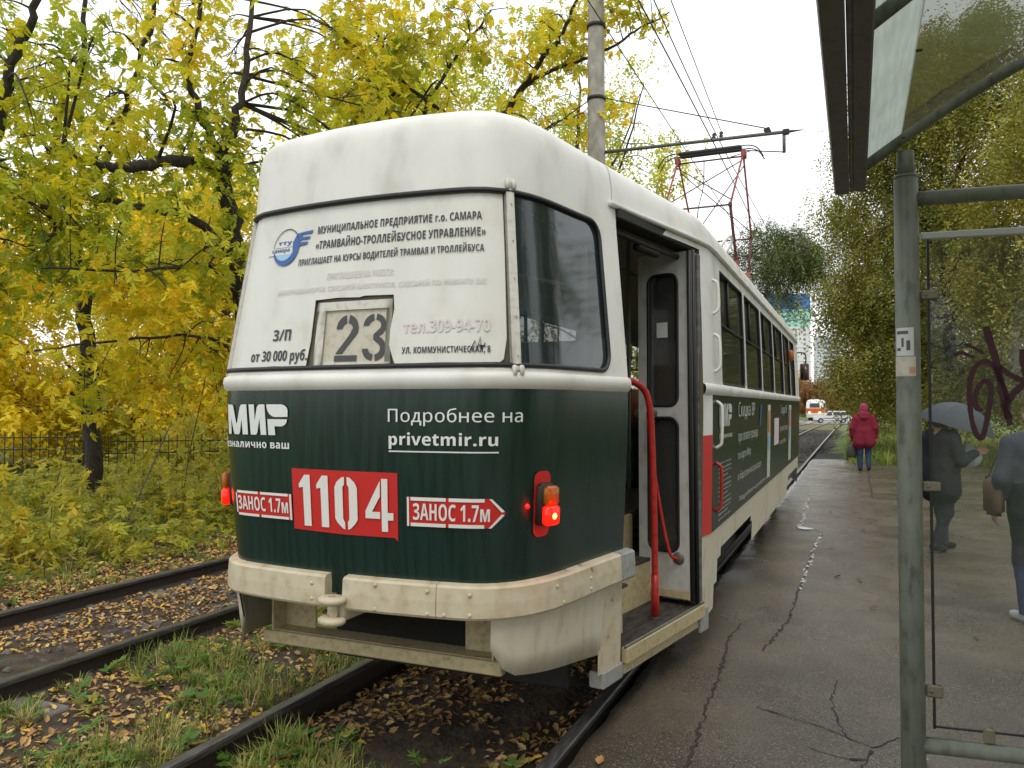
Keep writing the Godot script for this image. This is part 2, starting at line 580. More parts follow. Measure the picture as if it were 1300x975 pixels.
func letters(s: String, u0: float, u1: float, y0: float, y1: float, m: String, parent: Node, bold := true, off := .006, called := "lettering", slope := 0.0) -> void:
	var t := text_tris(s, bold)
	if t.is_empty():
		print("no text for ", s)
		return
	var lo := Vector2(1e9, 1e9)
	var hi := -lo
	for p in t:
		lo = lo.min(p)
		hi = hi.max(p)
	var st := nst(false)
	for i in range(0, t.size(), 3):
		var q := []
		for k in 3:
			var p: Vector2 = (t[i + k] - lo) / (hi - lo)
			q.append(Vector2(lerpf(u0, u1, p.x), lerpf(y0, y1, p.y) + slope * p.x))
		lay_tri(st, q[0], q[1], q[2], off, 0)
	obj(called, st, M[m], parent)


func shapes(called: String, polys: Array, u0: float, u1: float, y0: float, y1: float, off: float, m: String, parent: Node) -> MeshInstance3D:
	var st := nst(false)
	for poly in polys:
		var pts := []
		for p in poly: pts.append(Vector2(lerpf(u0, u1, p[0]), lerpf(y0, y1, p[1])))
		lay(st, pts, off)
	return obj(called, st, M[m], parent)


func arc(cx: float, cy: float, rx: float, ry: float, a0: float, a1: float, n := 10) -> Array:
	var out := []
	for i in n + 1:
		var a := deg_to_rad(lerpf(a0, a1, i / float(n)))
		out.append([cx + cos(a) * rx, cy + sin(a) * ry])
	return out


func logo(parent: Node, u0: float, u1: float, y0: float, y1: float, m: String) -> void:
	# three slanted bold letters; the last one is cut by a thin gap
	var em := [[.0, 1], [.10, 1], [.135, .99], [.155, .93], [.21, .38], [.225, .38], [.28, .93], [.30, .99], [.335, 1.0], [.385, 1], [.40, 0], [.315, 0], [.305, .52], [.27, .07], [.25, .0], [.17, 0], [.15, .07], [.105, .55], [.095, 0], [.01, 0]]
	var i := [[.42, 1], [.505, 1], [.515, .46], [.55, .90], [.575, .99], [.61, 1], [.665, 1], [.685, 0], [.60, 0], [.588, .55], [.55, .08], [.53, 0], [.445, 0]]
	var top := [[.695, 1.0], [.90, 1.0]] + arc(.90, .79, .10, .21, 88, 0, 8) + [[1.0, .60], [.83, .59]] + arc(.83, .99, .135, .40, 270, 182, 8)
	var low := [[.71, .52], [.99, .52]] + arc(.90, .52, .09, .23, -12, -90, 6) + [[.81, .29], [.815, 0], [.715, 0]]
	shapes("logo_letter", [em], u0, u1, y0, y1, .006, m, parent)
	shapes("logo_letter", [i], u0, u1, y0, y1, .006, m, parent)
	shapes("logo_letter", [top, low], u0, u1, y0, y1, .006, m, parent)


func jamb(st: SurfaceTool, u: float, y0: float, y1: float, deep: float) -> void:
	var ys := ylist(y0, y1)
	for j in ys.size() - 1:
		var a := skin(u, ys[j])
		var b := skin(u, ys[j + 1])
		var n := skin_normal(u, 1.7) * -deep
		quad(st, a, b, b + n, a + n)


func make_tram() -> void:
	var T := thing("tram_car", "white and dark green tram seen from its rear, standing at the stop with open door", "tram")
	var total := ulen[-1]
	var st := nst()
	# roof
	patch(st, -total, total, 2.735, 3.1)
	obj("roof", st, M.white_paint, T)
	for v in [1.78, 5.0, 8.3]:
		for s in [1.0, -1.0]:
			st = nst()
			patch(st, minf(v * s, (v + .022) * s), maxf(v * s, (v + .022) * s), 2.75, 3.095, .0035)
			obj("roof_seam", st, M.white_paint, T)
	# drip rails along the sides
	for s in [1.0, -1.0]:
		st = nst()
		var pts := []
		for k in 60:
			pts.append(skin(s * lerpf(1.74, total - 1.9, k / 59.0), 2.735, .012))
		tube(st, pts, .017, 6)
		obj("drip_rail", st, M.white_paint, T)
	# upper walls with their openings
	var U0 := 3.162 - 5.36
	var wins := [[5.80, 7.10], [7.21, 8.46], [8.57, 9.80], [9.92, 11.22], [11.34, 12.44], [12.56, 13.5]]
	var holes_r := [[-1.62, 1.62, 1.815, 2.612, .10], [1.82, 2.98, 1.795, 2.685, .0]]
	var side_w := []
	for w in wins: side_w.append([U0 + w[0], U0 + w[1], 1.80, 2.645, .045])
	st = nst()
	wall(st, -1.9, total, 1.795, 2.735, holes_r + side_w)
	var holes_l := []
	for i in range(side_w.size() - 1, -1, -1): holes_l.append([-side_w[i][1], -side_w[i][0], 1.80, 2.645, .045])
	wall(st, -total, -1.9, 1.795, 2.735, holes_l)
	obj("upper_wall", st, M.white_paint, T)
	# rolled belt moulding
	st = nst()
	for rg in [[-total, 1.82], [2.98, total]]:
		var us := ulist(rg[0], rg[1])
		for i in us.size() - 1:
			for q in [[1.722, .002, 1.738, .016], [1.738, .016, 1.765, .021], [1.765, .021, 1.788, .016], [1.788, .016, 1.797, .0]]:
				quad(st, skin(us[i], q[0], q[1]), skin(us[i], q[2], q[3]), skin(us[i + 1], q[2], q[3]), skin(us[i + 1], q[0], q[1]))
	obj("belt_moulding", st, M.white_paint, T)
	# lower panels
	st = nst()
	patch(st, -1.9, 1.82, .80, 1.724)
	obj("rear_panel", st, M.green_film, T)
	st = nst()
	patch(st, 3.165, total, .795, 1.724)
	obj("side_panel", st, M.green_film, T)
	st = nst()
	patch(st, -total, -1.9, .795, 1.724)
	obj("side_panel", st, M.green_film, T)
	st = nst()
	patch(st, 2.98, 3.165, 1.455, 1.724)
	obj("door_post", st, M.white_paint, T)
	st = nst()
	patch(st, 2.98, 3.165, .795, 1.455)
	obj("door_post_stripe", st, M.red_panel, T)
	# seams of the vinyl on the rear panel, and screw heads on the window strips
	# skirts along the sides, cut away over the bogies
	for s in [1.0, -1.0]:
		st = nst()
		var segs := [[2.98, 3.40, .24], [3.40, 3.52, .40], [3.52, 3.66, .56], [3.66, 5.48, .62], [5.48, 5.60, .56], [5.60, 5.74, .36], [5.74, 8.2, .37], [8.2, 9.9, .36], [9.9, 10.0, .55], [10.0, 12.0, .62], [12.0, 12.15, .5], [12.15, total - 1.3, .34]]
		var pu := -1.0
		for g in segs:
			var a: float = g[0] * s
			var b: float = g[1] * s
			patch(st, minf(a, b), maxf(a, b), g[2], .797, -.006)
		obj("skirt", st, M.cream_skirt, T)
		for v in [4.35, 6.9, 8.6]:
			st = nst()
			patch(st, minf(v * s, (v + .012) * s), maxf(v * s, (v + .012) * s), .64 if v < 5 else .38, .79, -.001)
			obj("skirt_seam", st, M.grime, T)
	# rear window: film-covered middle, its surround, the two wrapped corner panes
	st = nst()
	patch(st, -.83, .83, 1.79, 2.64, -.030)
	obj("rear_window_frame", st, M.grime, T)
	st = nst()
	seal(st, rounded(-1.612, 1.612, 1.823, 2.604, .095), .0125, .0)
	obj("window_seal", st, M.rubber, T)
	advert(T)
	for s in [1.0, -1.0]:
		var w := Node3D.new()
		w.name = "rear_corner_window"
		T.add_child(w, true)
		st = nst()
		var a: float = minf(.84 * s, 1.625 * s)
		patch(st, a, a + .785, 1.81, 2.615, -.010)
		obj("pane", st, M.corner_glass, w)
		# vertical strip between the panes, with screws and clips
		st = nst()
		var b: float = minf(.815 * s, .857 * s)
		patch(st, b, b + .042, 1.80, 2.625, .008)
		for e in [b, b + .042]:
			quad(st, skin(e, 1.80, .008), skin(e, 2.625, .008), skin(e, 2.625, -.02), skin(e, 1.80, -.02))
		var strip := obj("window_strip", st, M.white_trim, T)
		for y in [1.86, 2.03, 2.2, 2.37, 2.54]:
			st = nst()
			lathe(st, [[0.0, .005], [.005, .004], [.007, 0.0]], skin(.837 * s, y, .008), Basis(Vector3.RIGHT, -PI / 2) if s > 0 else Basis(Vector3.RIGHT, PI / 2), 8)
			obj("screw", st, M.clip_metal, strip)
		for y in ([1.80, 2.635] if s > 0 else []):
			for d in [-.016, .016]:
				st = nst()
				box(st, skin(.837 * s + d, y, .014), Vector3(.022, .045, .02), Basis(Vector3.UP, -.75 * s), .005)
				obj("clip", st, M.white_trim, strip)
	# side windows
	for k in side_w.size():
		for s in [1.0, -1.0]:
			var h: Array = side_w[k]
			var a: float = minf(h[0] * s, h[1] * s)
			var b: float = maxf(h[0] * s, h[1] * s)
			var w := Node3D.new()
			w.name = "side_window"
			T.add_child(w, true)
			st = nst()
			patch(st, a, b, 1.80, 2.235, -.022)
			obj("pane", st, M.tram_glass, w)
			var mid := lerpf(a, b, .40 if s > 0 else .60)
			st = nst()
			patch(st, a, mid, 2.25, 2.645, -.03)
			obj("pane", st, M.tram_glass, w)
			st = nst()
			patch(st, mid, b, 2.25, 2.645, -.020)
			obj("pane", st, M.tram_glass, w)
			st = nst()
			seal(st, rounded(a + .008, b - .008, 1.808, 2.637, .04), .011, -.008)
			tube(st, [skin(a, 2.24, -.014), skin(b, 2.24, -.014)], .012, 6)
			tube(st, [skin(mid, 2.24, -.018), skin(mid, 2.64, -.018)], .011, 6)
			obj("seal", st, M.rubber, w)
	# windscreen and closed doors at the far end
	st = nst()
	patch(st, total - 1.5, total, 1.9, 2.55, .004)
	patch(st, -total, -total + 1.5, 1.9, 2.55, .004)
	obj("windscreen", st, M.car_glass, T)
	st = nst()
	patch(st, total - 2.95, total - 1.85, .5, 2.6, .008)
	obj("front_door", st, M.door_grey, T)
	rear_graphics(T)
	side_graphics(T)
	rear_lamps(T)
	bumper(T)
	door_way(T)
	under_tram(T)
	cabin(T)
	pantograph(T)


func range_path(u0: float, u1: float, y: float, n: int) -> Array:
	var out := []
	for i in n + 1: out.append(Vector2(lerpf(u0, u1, i / float(n)), y))
	return out


func advert(T: Node3D) -> void:
	var st := nst()
	# film with a slightly torn outline; the route-number opening is left free
	var left := -.20
	var right := .262
	var edge := [[-.785, 1.84], [-.74, 1.823], [-.30, 1.826], [-.215, 1.822]]
	var poly := [Vector2(-.788, 2.598), Vector2(-.788, 1.86), Vector2(-.775, 1.838), Vector2(-.6, 1.834), Vector2(-.40, 1.838), Vector2(-.205, 1.832), Vector2(-.19, 1.95), Vector2(-.186, 2.142), Vector2(-.05, 2.147), Vector2(.07, 2.143), Vector2(.10, 2.149), Vector2(.256, 2.146), Vector2(.262, 2.08), Vector2(.246, 1.99), Vector2(.243, 1.92), Vector2(.262, 1.865), Vector2(.275, 1.835), Vector2(.5, 1.838), Vector2(.62, 1.836), Vector2(.765, 1.838), Vector2(.782, 1.85), Vector2(.80, 1.94), Vector2(.806, 2.3), Vector2(.806, 2.598)]
	lay(st, poly, -.012)
	var film := obj("advert_film", st, M.advert_film, T)
	letters("МУНИЦИПАЛЬНОЕ ПРЕДПРИЯТИЕ г.о. САМАРА", -.223, .698, 2.452, 2.500, "print_dark", film, true, -.009, "lettering", .008)
	letters("«ТРАМВАЙНО-ТРОЛЛЕЙБУСНОЕ УПРАВЛЕНИЕ»", -.225, .715, 2.388, 2.440, "print_dark", film, true, -.009, "lettering", .008)
	letters("ПРИГЛАШАЕТ НА КУРСЫ ВОДИТЕЛЕЙ ТРАМВАЯ И ТРОЛЛЕЙБУСА", -.327, .706, 2.306, 2.358, "print_dark", film, true, -.009, "lettering", .010)
	letters("ПРИГЛАШАЕМ НА РАБОТУ:", -.13, .25, 2.235, 2.268, "print_faint", film, true, -.0095)
	letters("ЭЛЕКТРОМОНТЕРОВ, СЛЕСАРЕЙ-ЭЛЕКТРИКОВ, СЛЕСАРЕЙ ПО РЕМОНТУ П/С", -.45, .715, 2.178, 2.213, "print_faint", film, true, -.0095)
	letters("З/П", -.434, -.318, 1.958, 2.012, "print_dark", film, true, -.009)
	letters("от 30 000 руб.", -.568, -.20, 1.845, 1.915, "print_dark", film, true, -.009)
	letters("тел.309-94-70", .313, .724, 1.968, 2.026, "print_faint_pink", film, true, -.0095)
	letters("УЛ. КОММУНИСТИЧЕСКАЯ, 8", .309, .723, 1.874, 1.908, "print_dark", film, true, -.009)
	# scribble beside the address
	st = nst()
	var scr := [Vector2(.63, 1.885), Vector2(.655, 1.93), Vector2(.665, 1.895), Vector2(.678, 1.945), Vector2(.684, 1.895), Vector2(.70, 1.92), Vector2(.69, 1.90), Vector2(.672, 1.91), Vector2(.705, 1.905)]
	seal(st, scr, .0022, -.009, false)
	obj("scribble", st, M.print_dark, film)
	# round emblem with a wing
	var e := Node3D.new()
	e.name = "emblem"
	film.add_child(e, true)
	var cx := -.432
	var cy := 2.418
	var ring := func(r0: float, r1: float, a0: float, a1: float) -> Array:
		var p := arc(cx, cy, r0, r0, a0, a1, 16)
		var q := arc(cx, cy, r1, r1, a0, a1, 16)
		q.reverse()
		return p + q
	shapes("ring", [ring.call(.092, .087, 20, 180)], 0, 1, 0, 1, -.0085, "print_dark", e)
	shapes("crescent", [arc(cx, cy, .092, .092, 200, 375, 16) + arc(cx - .012, cy + .012, .075, .078, 372, 205, 16)], 0, 1, 0, 1, -.0085, "print_blue", e)
	shapes("lower_disc", [arc(cx - .006, cy, .072, .074, 195, 345, 12)], 0, 1, 0, 1, -.0095, "print_light_blue", e)
	shapes("wing", [[[cx + .05, cy - .02], [cx + .085, cy - .002], [cx + .145, cy + .002], [cx + .15, cy + .016], [cx + .09, cy + .016], [cx + .095, cy + .027], [cx + .157, cy + .027], [cx + .163, cy + .04], [cx + .10, cy + .042], [cx + .105, cy + .053], [cx + .168, cy + .053], [cx + .178, cy + .07], [cx + .07, cy + .062], [cx + .045, cy + .02]]], 0, 1, 0, 1, -.0085, "print_blue", e)
	for b in [[cy + .0, cy + .034, cx - .09, cx + .05], [cy - .036, cy - .003, cx - .13, cx + .04]]:
		shapes("band", [[[b[2], b[0]], [b[3], b[0]], [b[3] + .012, b[1]], [b[2] + .014, b[1]]]], 0, 1, 0, 1, -.009, "advert_film", e)
	letters("тту", cx - .06, cx + .04, cy + .006, cy + .028, "print_blue", e, true, -.007)
	letters("самара", cx - .098, cx + .03, cy - .03, cy - .008, "print_blue", e, true, -.007)
	# route number board behind the glass
	var rb := Node3D.new()
	rb.name = "route_board"
	T.add_child(rb, true)
	st = nst()
	patch(st, -.205, .275, 1.815, 2.155, -.0265)
	obj("dirty_glass", st, M.grime, rb)
	for f in [[-.170, .250, 2.088, 2.128], [-.165, -.118, 1.822, 2.088], [-.118, .250, 1.820, 1.846], [.222, .25, 1.846, 2.088]]:
		st = nst()
		patch(st, f[0], f[1], f[2], f[3], -.013)
		for rim in [f[0], f[1]]:
			quad(st, skin(rim, f[2], -.013), skin(rim, f[3], -.013), skin(rim, f[3], -.024), skin(rim, f[2], -.024))
		for rim in [f[2], f[3]]:
			for k in 6:
				var ua := lerpf(f[0], f[1], k / 6.0)
				var ub := lerpf(f[0], f[1], (k + 1) / 6.0)
				quad(st, skin(ua, rim, -.013), skin(ub, rim, -.013), skin(ub, rim, -.024), skin(ua, rim, -.024))
		obj("frame", st, M.board_frame, rb)
	st = nst()
	patch(st, -.125, .23, 1.84, 2.095, -.0235)
	obj("plate", st, M.plate_beige, rb)
	# stencilled 2 and 3
	var two_top := arc(.5, .70, .5, .30, 180, 98, 8) + arc(.5, .70, .23, .12, 98, 180, 6)
	var two_r := arc(.5, .70, .5, .30, 82, -18, 10) + [[.33, .165], [.03, .165], [.60, .56]] + arc(.5, .70, .24, .12, 0, 82, 6)
	shapes("digit", [two_top, two_r, [[.0, 0], [1, 0], [1, .13], [.0, .13]]], -.052, .072, 1.852, 2.066, -.0205, "stencil_grey", rb)
	var three := [arc(.5, .75, .5, .25, 180, 98, 7) + arc(.5, .75, .25, .11, 98, 180, 5), arc(.5, .75, .48, .25, 82, -65, 10) + [[.70, .50]] + arc(.5, .26, .5, .27, 62, -82, 10) + arc(.5, .26, .26, .13, -82, 50, 7) + [[.45, .45], [.45, .56]] + arc(.5, .75, .26, .12, -35, 82, 6), arc(.5, .26, .5, .26, 180, 262, 7) + arc(.5, .26, .25, .12, 262, 180, 5)]
	shapes("digit", three, .098, .222, 1.852, 2.066, -.0205, "stencil_grey", rb)


func rear_graphics(T: Node3D) -> void:
	logo(T, -.735, -.292, 1.512, 1.656, "print_white")
	letters("безналично ваш", -.80, -.289, 1.449, 1.490, "print_white", T)
	letters("Подробнее на", .254, .863, 1.562, 1.640, "print_white", T, false)
	letters("privetmir.ru", .257, .753, 1.462, 1.535, "print_white", T, true)
	shapes("underline", [[[0, 0], [1, 0], [1, 1], [0, 1]]], .257, .757, 1.449, 1.455, .006, "print_white", T)
	# fleet number on a red panel
	var p := shapes("number_panel", [[[0, 0.02], [.5, -.01], [.97, -.01], [1.0, -.06], [1.0, 1], [0, 1.015]]], -.281, .297, 1.075, 1.357, .004, "red_panel", T)
	var one := [[.45, 0], [.75, 0], [.75, 1], [.52, 1], [.28, .82], [.28, .74], [.45, .76]]
	shapes("digit", [one], -.275, -.135, 1.100, 1.334, .008, "stencil_white", p)
	shapes("digit", [one], -.172, -.032, 1.100, 1.334, .008, "stencil_white", p)
	var zl := [[.44, 0.0], [.32, .02], [.1, .12], [0, .2], [0, .8], [.1, .9], [.32, .99], [.44, 1], [.44, .86], [.36, .8], [.36, .2], [.44, .14]]
	var zr := []
	for q in zl: zr.append([1.0 - q[0], q[1]])
	shapes("digit", [zl, zr], -.030, .092, 1.096, 1.332, .008, "stencil_white", p)
	shapes("digit", [[[.58, 0], [.80, 0], [.80, .22], [1, .22], [1, .36], [.80, .36], [.80, 1], [.58, 1]], [[.53, .96], [.53, .66], [.24, .37], [.53, .37], [.53, .24], [.0, .24], [.0, .38]]], .135, .278, 1.098, 1.330, .008, "stencil_white", p)
	# drift warnings: one plain, one shaped as an arrow
	var a := shapes("drift_panel", [[[0, 0], [.83, 0], [1, .5], [.83, 1], [0, 1]]], .345, .795, 1.130, 1.256, .004, "red_panel", T)
	for s in [[[.0, .0], [.022, .0], [.022, 1], [.0, 1]], [[.04, .88], [.41, .88], [.41, 1], [.04, 1]], [[.44, .88], [.79, .88], [.79, 1], [.44, 1]], [[.04, 0], [.41, 0], [.41, .12], [.04, .12]], [[.44, 0], [.79, 0], [.79, .12], [.44, .12]], [[.83, 1.0], [.86, .99], [.985, .56], [.955, .53]], [[.83, .0], [.86, .01], [.985, .44], [.955, .47]]]:
		shapes("border", [s], .345, .795, 1.130, 1.256, .008, "stencil_white", a)
	letters("ЗАНОС 1.7м", .374, .724, 1.157, 1.230, "stencil_white", a, true, .008)
	a = shapes("drift_panel", [[[0, 0], [1, 0], [1, 1], [0, 1]]], -.68, -.288, 1.120, 1.240, .004, "red_panel", T)
	for s in [[[.97, .0], [1, .0], [1, 1], [.97, 1]], [[.04, .9], [.44, .9], [.44, 1], [.04, 1]], [[.48, .9], [.95, .9], [.95, 1], [.48, 1]], [[.04, 0], [.44, 0], [.44, .1], [.04, .1]], [[.48, 0], [.95, 0], [.95, .1], [.48, .1]], [[0, .1], [.03, .1], [.03, .9], [0, .9]]]:
		shapes("border", [s], -.68, -.288, 1.120, 1.240, .008, "stencil_white", a)
	letters("ЗАНОС 1.7м", -.66, -.31, 1.148, 1.216, "stencil_white", a, true, .008)


func side_graphics(T: Node3D) -> void:
	var u := func(z: float) -> float: return 3.162 - 5.36 + z
	logo(T, u.call(5.62), u.call(6.22), 1.50, 1.665, "print_side")
	letters("Безналично ваш", u.call(5.62), u.call(6.24), 1.415, 1.452, "print_side", T)
	letters("Скидка 8Р", u.call(6.6), u.call(7.75), 1.53, 1.68, "print_side", T, false)
	letters("при оплате проезда", u.call(6.6), u.call(8.0), 1.33, 1.42, "print_side", T, false)
	letters("по карте Мир", u.call(6.6), u.call(7.45), 1.19, 1.28, "print_side", T, false)
	letters("в общественном транспорте", u.call(6.6), u.call(8.35), 1.02, 1.11, "print_side", T, false)
	letters("Подробнее на privetmir.ru", u.call(6.7), u.call(9.0), .845, .905, "print_side", T, false)
	for k in 13:
		var y := 1.245 - k * .033
		letters(["подробные условия акции", "на сайте и в мобильном", "приложении банка, срок", "проведения указан ниже"][k % 4], u.call(5.60), u.call(6.2 if k % 4 != 3 else 6.05), y - .012, y + .008, "print_side", T, false)
	for q in [[8.98, 9.30, .86, 1.66], [12.0, 12.45, .86, 1.66]]:
		var c := shapes("picture_card", [[[0, 0], [1, 0], [1, 1], [0, 1]]], u.call(q[0]), u.call(q[1]), q[2], q[3], .004, "print_side", T)
		shapes("picture_block", [[[.15, .62], [.85, .62], [.85, .92], [.15, .92]]], u.call(q[0]), u.call(q[1]), q[2], q[3], .007, "paper_orange", c)
		shapes("picture_block", [[[.15, .40], [.85, .40], [.85, .58], [.15, .58]]], u.call(q[0]), u.call(q[1]), q[2], q[3], .007, "print_light_blue", c)
	shapes("picture_card", [[[0, 0], [1, 0], [1, 1], [0, 1]]], u.call(9.75), u.call(10.35), 1.18, 1.5, .004, "print_faint_pink", T)
	letters("Скидка 8Р", u.call(10.6), u.call(11.6), 1.52, 1.66, "print_side", T, false)
	letters("при оплате проезда", u.call(10.5), u.call(11.7), 1.30, 1.38, "print_side", T, false)
	letters("по карте Мир", u.call(10.5), u.call(11.4), 1.14, 1.22, "print_side", T, false)
	shapes("blue_mark", [[[.0, 0], [.6, 0], [1, 1], [.4, 1]]], u.call(8.15), u.call(8.35), 1.45, 1.66, .006, "print_blue", T)
	shapes("blue_mark", [[[.0, 0], [.6, 0], [1, 1], [.4, 1]]], u.call(11.7), u.call(11.95), 1.45, 1.66, .006, "print_blue", T)
	# grab handles on the door post
	for g in [[3.30, 1.36, 1.68, "white_paint"], [3.30, .93, 1.26, "red_paint"], [3.26, 1.88, 2.14, "white_paint"], [3.26, 2.28, 2.52, "white_paint"]]:
		var st := nst()
		tube(st, curve([skin(g[0], g[1], .0), skin(g[0], g[1] + .02, .03), skin(g[0], g[1] + .06, .04), skin(g[0], g[2] - .06, .04), skin(g[0], g[2] - .02, .03), skin(g[0], g[2], .0)], 3), .0115, 6)
		obj("grab_handle", st, M[g[3]], T)
	# side marker lamp and mirror towards the front
	var st := nst()
	box(st, skin(u.call(12.5), 2.40, .03), Vector3(.06, .16, .10), Basis(), .015)
	obj("side_lamp", st, M.amber_lens, T)
	var mr := Node3D.new()
	mr.name = "rear_view_mirror"
	T.add_child(mr, true)
	st = nst()
	tube(st, curve([Vector3(1.02, 2.62, -15.7), Vector3(1.2, 2.66, -15.9), Vector3(1.27, 2.6, -16.1), Vector3(1.26, 2.46, -16.2)], 4), .012, 6)
	obj("arm", st, M.dark_steel, mr)
	st = nst()
	box(st, Vector3(1.24, 2.30, -16.2), Vector3(.17, .33, .06), Basis(Vector3.UP, -.25), .02)
	obj("housing", st, M.mirror_brown, mr)
	st = nst()
	box(st, Vector3(1.24, 2.30, -16.165), Vector3(.13, .29, .01), Basis(Vector3.UP, -.25))
	obj("mirror_glass", st, M.mirror_glass, mr)


func rear_lamps(T: Node3D) -> void:
	for s in [1.0, -1.0]:
		var c: float = .985 * s
		var L := Node3D.new()
		L.name = "tail_light"
		T.add_child(L, true)
		# painted backing
		var pts := []
		for q in rounded(-.052, .052, 1.075, 1.365, .035): pts.append(Vector2(c + q.x, q.y))
		var st := nst(false)
		lay(st, pts, .007)
		obj("backing", st, M.red_panel, L)
		var n := skin_normal(c, 1.22)
		var ex := Vector3.UP.cross(n).normalized()
		var bs := Basis(ex, n.cross(ex), n)
		var o := skin(c, 1.222, .0)
		st = nst()
		box(st, o + n * .022, Vector3(.092, .184, .040), bs, .012)
		obj("housing", st, M.dark_steel, L)
		st = nst()
		box(st, o + n * .058 + bs.y * .042, Vector3(.080, .084, .036), bs, .010)
		obj("amber_lens", st, M.amber_lens, L)
		st = nst()
		box(st, o + n * .062 - bs.y * .043, Vector3(.082, .086, .044), bs, .010)
		obj("red_lens", st, M.red_lens, L)
		st = nst()
		lathe(st, [[0.0, .007], [.010, .005], [.015, 0.0]], o + n * .083 - bs.y * .044, bs * Basis(Vector3.RIGHT, PI / 2), 12)
		obj("bulb_glow", st, M.tail_bulb, L)
		var li := OmniLight3D.new()
		li.name = "tail_lamp"
		li.light_color = Color(1, .12, .05)
		li.light_energy = .008
		li.light_size = .03
		li.omni_range = 4.0
		li.shadow_enabled = true
		T.add_child(li, true)
		li.position = o + n * .125 - bs.y * .044
	# small marker lamp beside the right one
	var st := nst()
	lathe(st, [[0.0, .010], [.009, .008], [.012, 0.0]], skin(.90, 1.215, .004), Basis(Vector3.RIGHT, PI / 2), 10)
	obj("reflector", st, M.red_lens, T)


func bumper(T: Node3D) -> void:
	# the section of the beam, in (offset from the skin, height)
	var sec := [[.0, .893], [.040, .889], [.050, .880], [.054, .82], [.054, .758], [.046, .746], [.0, .746]]
	var make := func(u0: float, u1: float, tilt: float) -> SurfaceTool:
		var st := nst(false)
		var us := []
		var n := maxi(2, ceili((u1 - u0) / .06))
		for i in n + 1: us.append(lerpf(u0, u1, i / float(n)))
		var prev := []
		for u in us:
			var ring := []
			var end: float = 1.0
			for q in sec: ring.append(skin(u, .80, q[0] * end + .004) + Vector3(0, q[1] - .80, 0))
			if prev:
				for k in sec.size(): quad(st, prev[k], prev[(k + 1) % sec.size()], ring[(k + 1) % sec.size()], ring[k])
			if u == us[0] or u == us[-1]:
				for k in range(1, sec.size() - 1): tri(st, ring[0], ring[k], ring[k + 1])
			prev = ring
		return st
	var B := Node3D.new()
	B.name = "bumper"
	T.add_child(B, true)
	obj("beam", make.call(-1.68, -.075, 0.0), M.cream_paint, B)
	obj("beam", make.call(.025, .50, 0.0), M.cream_paint, B)
	obj("beam", make.call(.503, 1.40, 0.0), M.cream_paint, B)
	obj("beam", make.call(1.403, 1.70, 0.0), M.cream_paint, B)
	obj("beam_end", make.call(1.703, 1.86, 0.0), M.grey_paint, B)
	for q in [[.20, .87], [.20, .765], [.46, .86], [.46, .765], [.54, .765], [.65, .855], [.65, .77], [1.05, .85], [1.36, .83], [1.36, .78], [1.1, .77], [-.15, .85], [-.15, .78]]:
		var st := nst()
		var n := skin_normal(q[0], .85)
		lathe(st, [[0.0, .007], [.006, .006], [.010, 0.0]], skin(q[0], .80, .057) + Vector3(0, q[1] - .80, 0), Basis(Quaternion(Vector3.UP, Vector3(n.x, 0, n.z).normalized())), 8)
		obj("bolt", st, M.cream_paint, B)
	# emergency coupling in the gap
	var C := Node3D.new()
	C.name = "coupling"
	T.add_child(C, true)
	for y in [.79, .70]:
		var st := nst()
		lathe(st, [[.018, .016], [.055, .016], [.066, .006], [.066, -.006], [.055, -.016], [.0, -.016]], Vector3(-.01, y, -2.90), Basis().scaled(Vector3(1, 1, .8)), 18)
		lathe(st, [[.018, .016], [.018, -.01], [0, -.01]], Vector3(-.01, y, -2.90), Basis(), 12)
		obj("jaw", st, M.cream_paint, C)
	var st := nst()
	tube(st, [Vector3(-.01, .69, -2.91), Vector3(-.01, .80, -2.91)], .026, 10)
	box(st, Vector3(-.01, .74, -3.15), Vector3(.09, .10, .45), Basis(), .01)
	obj("drawbar", st, M.cream_paint, C)
	# corner aprons under the beam
	for s in [1.0, -1.0]:
		st = nst()
		var n := 14
		for i in n:
			var us := [lerpf(.735, 1.585, i / float(n)), lerpf(.735, 1.585, (i + 1) / float(n))]
			var prev := []
			for u in us:
				var f: float = (u - .735) / .85
				var low := lerpf(.495, .395, f)
				if f < .13: low = lerpf(.60, low, smoothstep(0.0, .13, f) ** .5)
				var col := []
				for k in 4:
					var y := lerpf(.76, low, k / 3.0)
					col.append(skin(u * s, .78, .02 - .03 * k / 3.0) + Vector3(0, y - .78, 0))
				for k in 4: col.append(col[3 - k] - skin_normal(u * s, .9) * .012)
				if prev:
					for k in 7: quad(st, prev[k], prev[k + 1], col[k + 1], col[k])
				prev = col
		obj("corner_apron", st, M.cream_skirt, T)
	# under-run bar with its two hangers
	st = nst(false)
	box(st, Vector3(0, .475, -3.24), Vector3(1.34, .062, .05), Basis(), .006)
	obj("under_run_bar", st, M.worn_cream, T)
	st = nst(false)
	box(st, Vector3(0, .505, -3.30), Vector3(1.30, .008, .12), Basis())
	obj("under_run_plate", st, M.worn_cream, T)
	st = nst(false)
	box(st, Vector3(0, .50, -3.95), Vector3(1.46, .66, .05), Basis(), .004)
	obj("end_bulkhead", st, M.under_steel, T)
	for s in [1.0, -1.0]:
		st = nst(false)
		box(st, Vector3(.62 * s, .63, -3.29), Vector3(.012, .36, .12), Basis(), .003)
		box(st, Vector3(.53 * s, .63, -3.34), Vector3(.20, .34, .012), Basis(), .003)
		obj("hanger", st, M.worn_cream, T)


